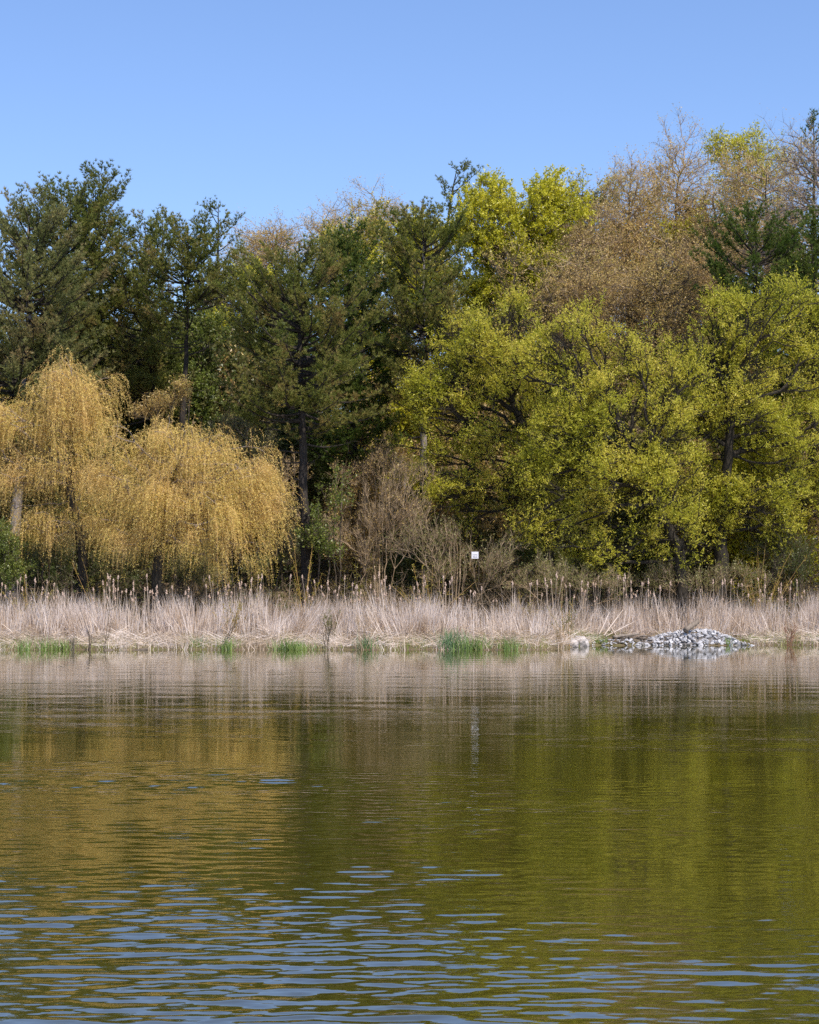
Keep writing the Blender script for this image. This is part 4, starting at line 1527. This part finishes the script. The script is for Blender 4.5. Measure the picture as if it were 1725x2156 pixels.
bare_plant('bare_shrub', 'reddish leafless shrub standing at the water right of the stone pile', 1660, -.15, 9, 1.5, .32, 'twig_red', r=.014, kids=6)
bare_plant('bare_sapling', 'dark leafless stems leaning right over the green water clump', 462, .1, 4, 2.2, .12, 'twig_dark', .62, kids=5)
bare_plant('bare_shrub', 'thin grey leafless shrub at the water below the middle saplings', 765, -.05, 6, 1.7, .22, 'twig_brown', kids=5)
bare_plant('stake', 'short cut stakes standing together near the knobbly log', 156, .0, 9, .75, .18, 'driftwood', r=.02, kids=0, cat='cut stems')
bare_plant('bare_sapling', 'single dark stump stem with curled buds beside the cut stakes', 189, -.1, 2, 1.05, .08, 'twig_dark', r=.04, kids=4)
bare_plant('bare_sapling', 'tall thin stem left of the floating log', 218, .2, 2, 2.3, .08, 'twig_dark', .1, kids=4)
bare_plant('bare_shrub', 'thin bare stems in the grass right of the rounded tuft', 688, .2, 5, 1.6, .2, 'twig_dark', kids=4)
bare_plant('bare_shrub', 'brown bare stems left of the grey boulder', 1180, .1, 10, 1.3, .4, 'twig_brown', kids=5)
bare_plant('bare_sapling', 'pale crooked stem standing in the tallest green clump', 966, -.15, 1, 1.0, .05, 'bark_grey', r=.018, kids=1)


# ------------------------------------------------------------------ small man-made things
def box(geo, c, s):
    c, s = np.asarray(c, float), np.asarray(s, float) / 2
    V = np.array([[x, y, z] for x in (-1, 1) for y in (-1, 1) for z in (-1, 1)]) * s + c
    geo.add(V, F4=[(0, 1, 3, 2), (4, 6, 7, 5), (0, 4, 5, 1), (2, 3, 7, 6), (0, 2, 6, 4), (1, 5, 7, 3)])


def sign():
    p = W(1000.5, 1169, 111)
    gz = float(terrain(p[0], p[1]))
    th = thing('sign', 'small square white sign with dark print in the shade under the willows', 'sign', (p[0], p[1], gz))
    g = Geo()
    box(g, (0, 0, p[2] - gz), (.36, .025, .36))
    obj('board', g.mesh('board'), M['white'], th)
    g = Geo()
    for dz, wd, dx in ((.02, .26, 0), (-.05, .12, -.05), (-.05, .05, .08), (-.11, .24, .01)):
        box(g, (dx, -.0145, p[2] - gz + dz), (wd, .004, .018))
    obj('print_lines', g.mesh('print_lines'), M['black'], th)
    g = Geo()
    pipe(g, np.array([(.2, .04, -.1), (.2, .04, p[2] - gz + .22)]), [.016, .016], 8)
    obj('post', g.mesh('post'), M['twig_dark'], th)


def lamp():
    p = W(853, 985, 131)
    gz = float(terrain(p[0], p[1]))
    th = thing('street_lamp', 'grey globe-topped path lamp half hidden behind twigs on the slope', 'street lamp', (p[0], p[1], gz))
    h = p[2] - gz
    g = Geo()
    pipe(g, np.array([(0, 0, -.1), (0, 0, .8), (0, 0, .85), (0, 0, h - .25)]), [.09, .085, .055, .045], 10)
    obj('pole', g.mesh('pole', smooth=True), M['metal'], th)
    g = Geo()
    t = np.linspace(0, 1, 9)
    pipe(g, np.stack([0 * t, 0 * t, h - .25 + .42 * t], 1), .2 * np.sin(.35 + t * 2.75) ** .7, 14)
    obj('lamp_shade', g.mesh('lamp_shade', smooth=True), M['lamp'], th)
    g = Geo()
    pipe(g, np.array([(0, 0, h + .16), (0, 0, h + .2), (0, 0, h + .3)]), [.12, .07, .02], 10)
    obj('cap', g.mesh('cap'), M['metal'], th)


def shed():
    p = W(1722, 1134, 128)
    gz = float(terrain(p[0], p[1]))
    th = thing('shed', 'grey shed with a white roof edge at the right edge behind the willows', 'shed', (p[0] + .9, p[1] + 1, gz))
    h = p[2] - gz
    g = Geo()
    box(g, (0, 0, h / 2 - .1), (2.6, 2, h))
    obj('wall', g.mesh('wall'), M['shed'], th)
    g = Geo()
    box(g, (0, 0, h + .0), (2.7, 2.2, .07))
    obj('roof', g.mesh('roof'), M['white'], th)


sign()
lamp()
shed()
tot = sum(len(o.data.polygons) for o in scene.objects if o.type == 'MESH')
print('FACES', tot, 'objects', len(scene.objects))
for nm in ('crown', 'branches'):
    print(nm, sum(len(o.data.polygons) for o in scene.objects if o.type == 'MESH' and o.name.split('.')[0] == nm))
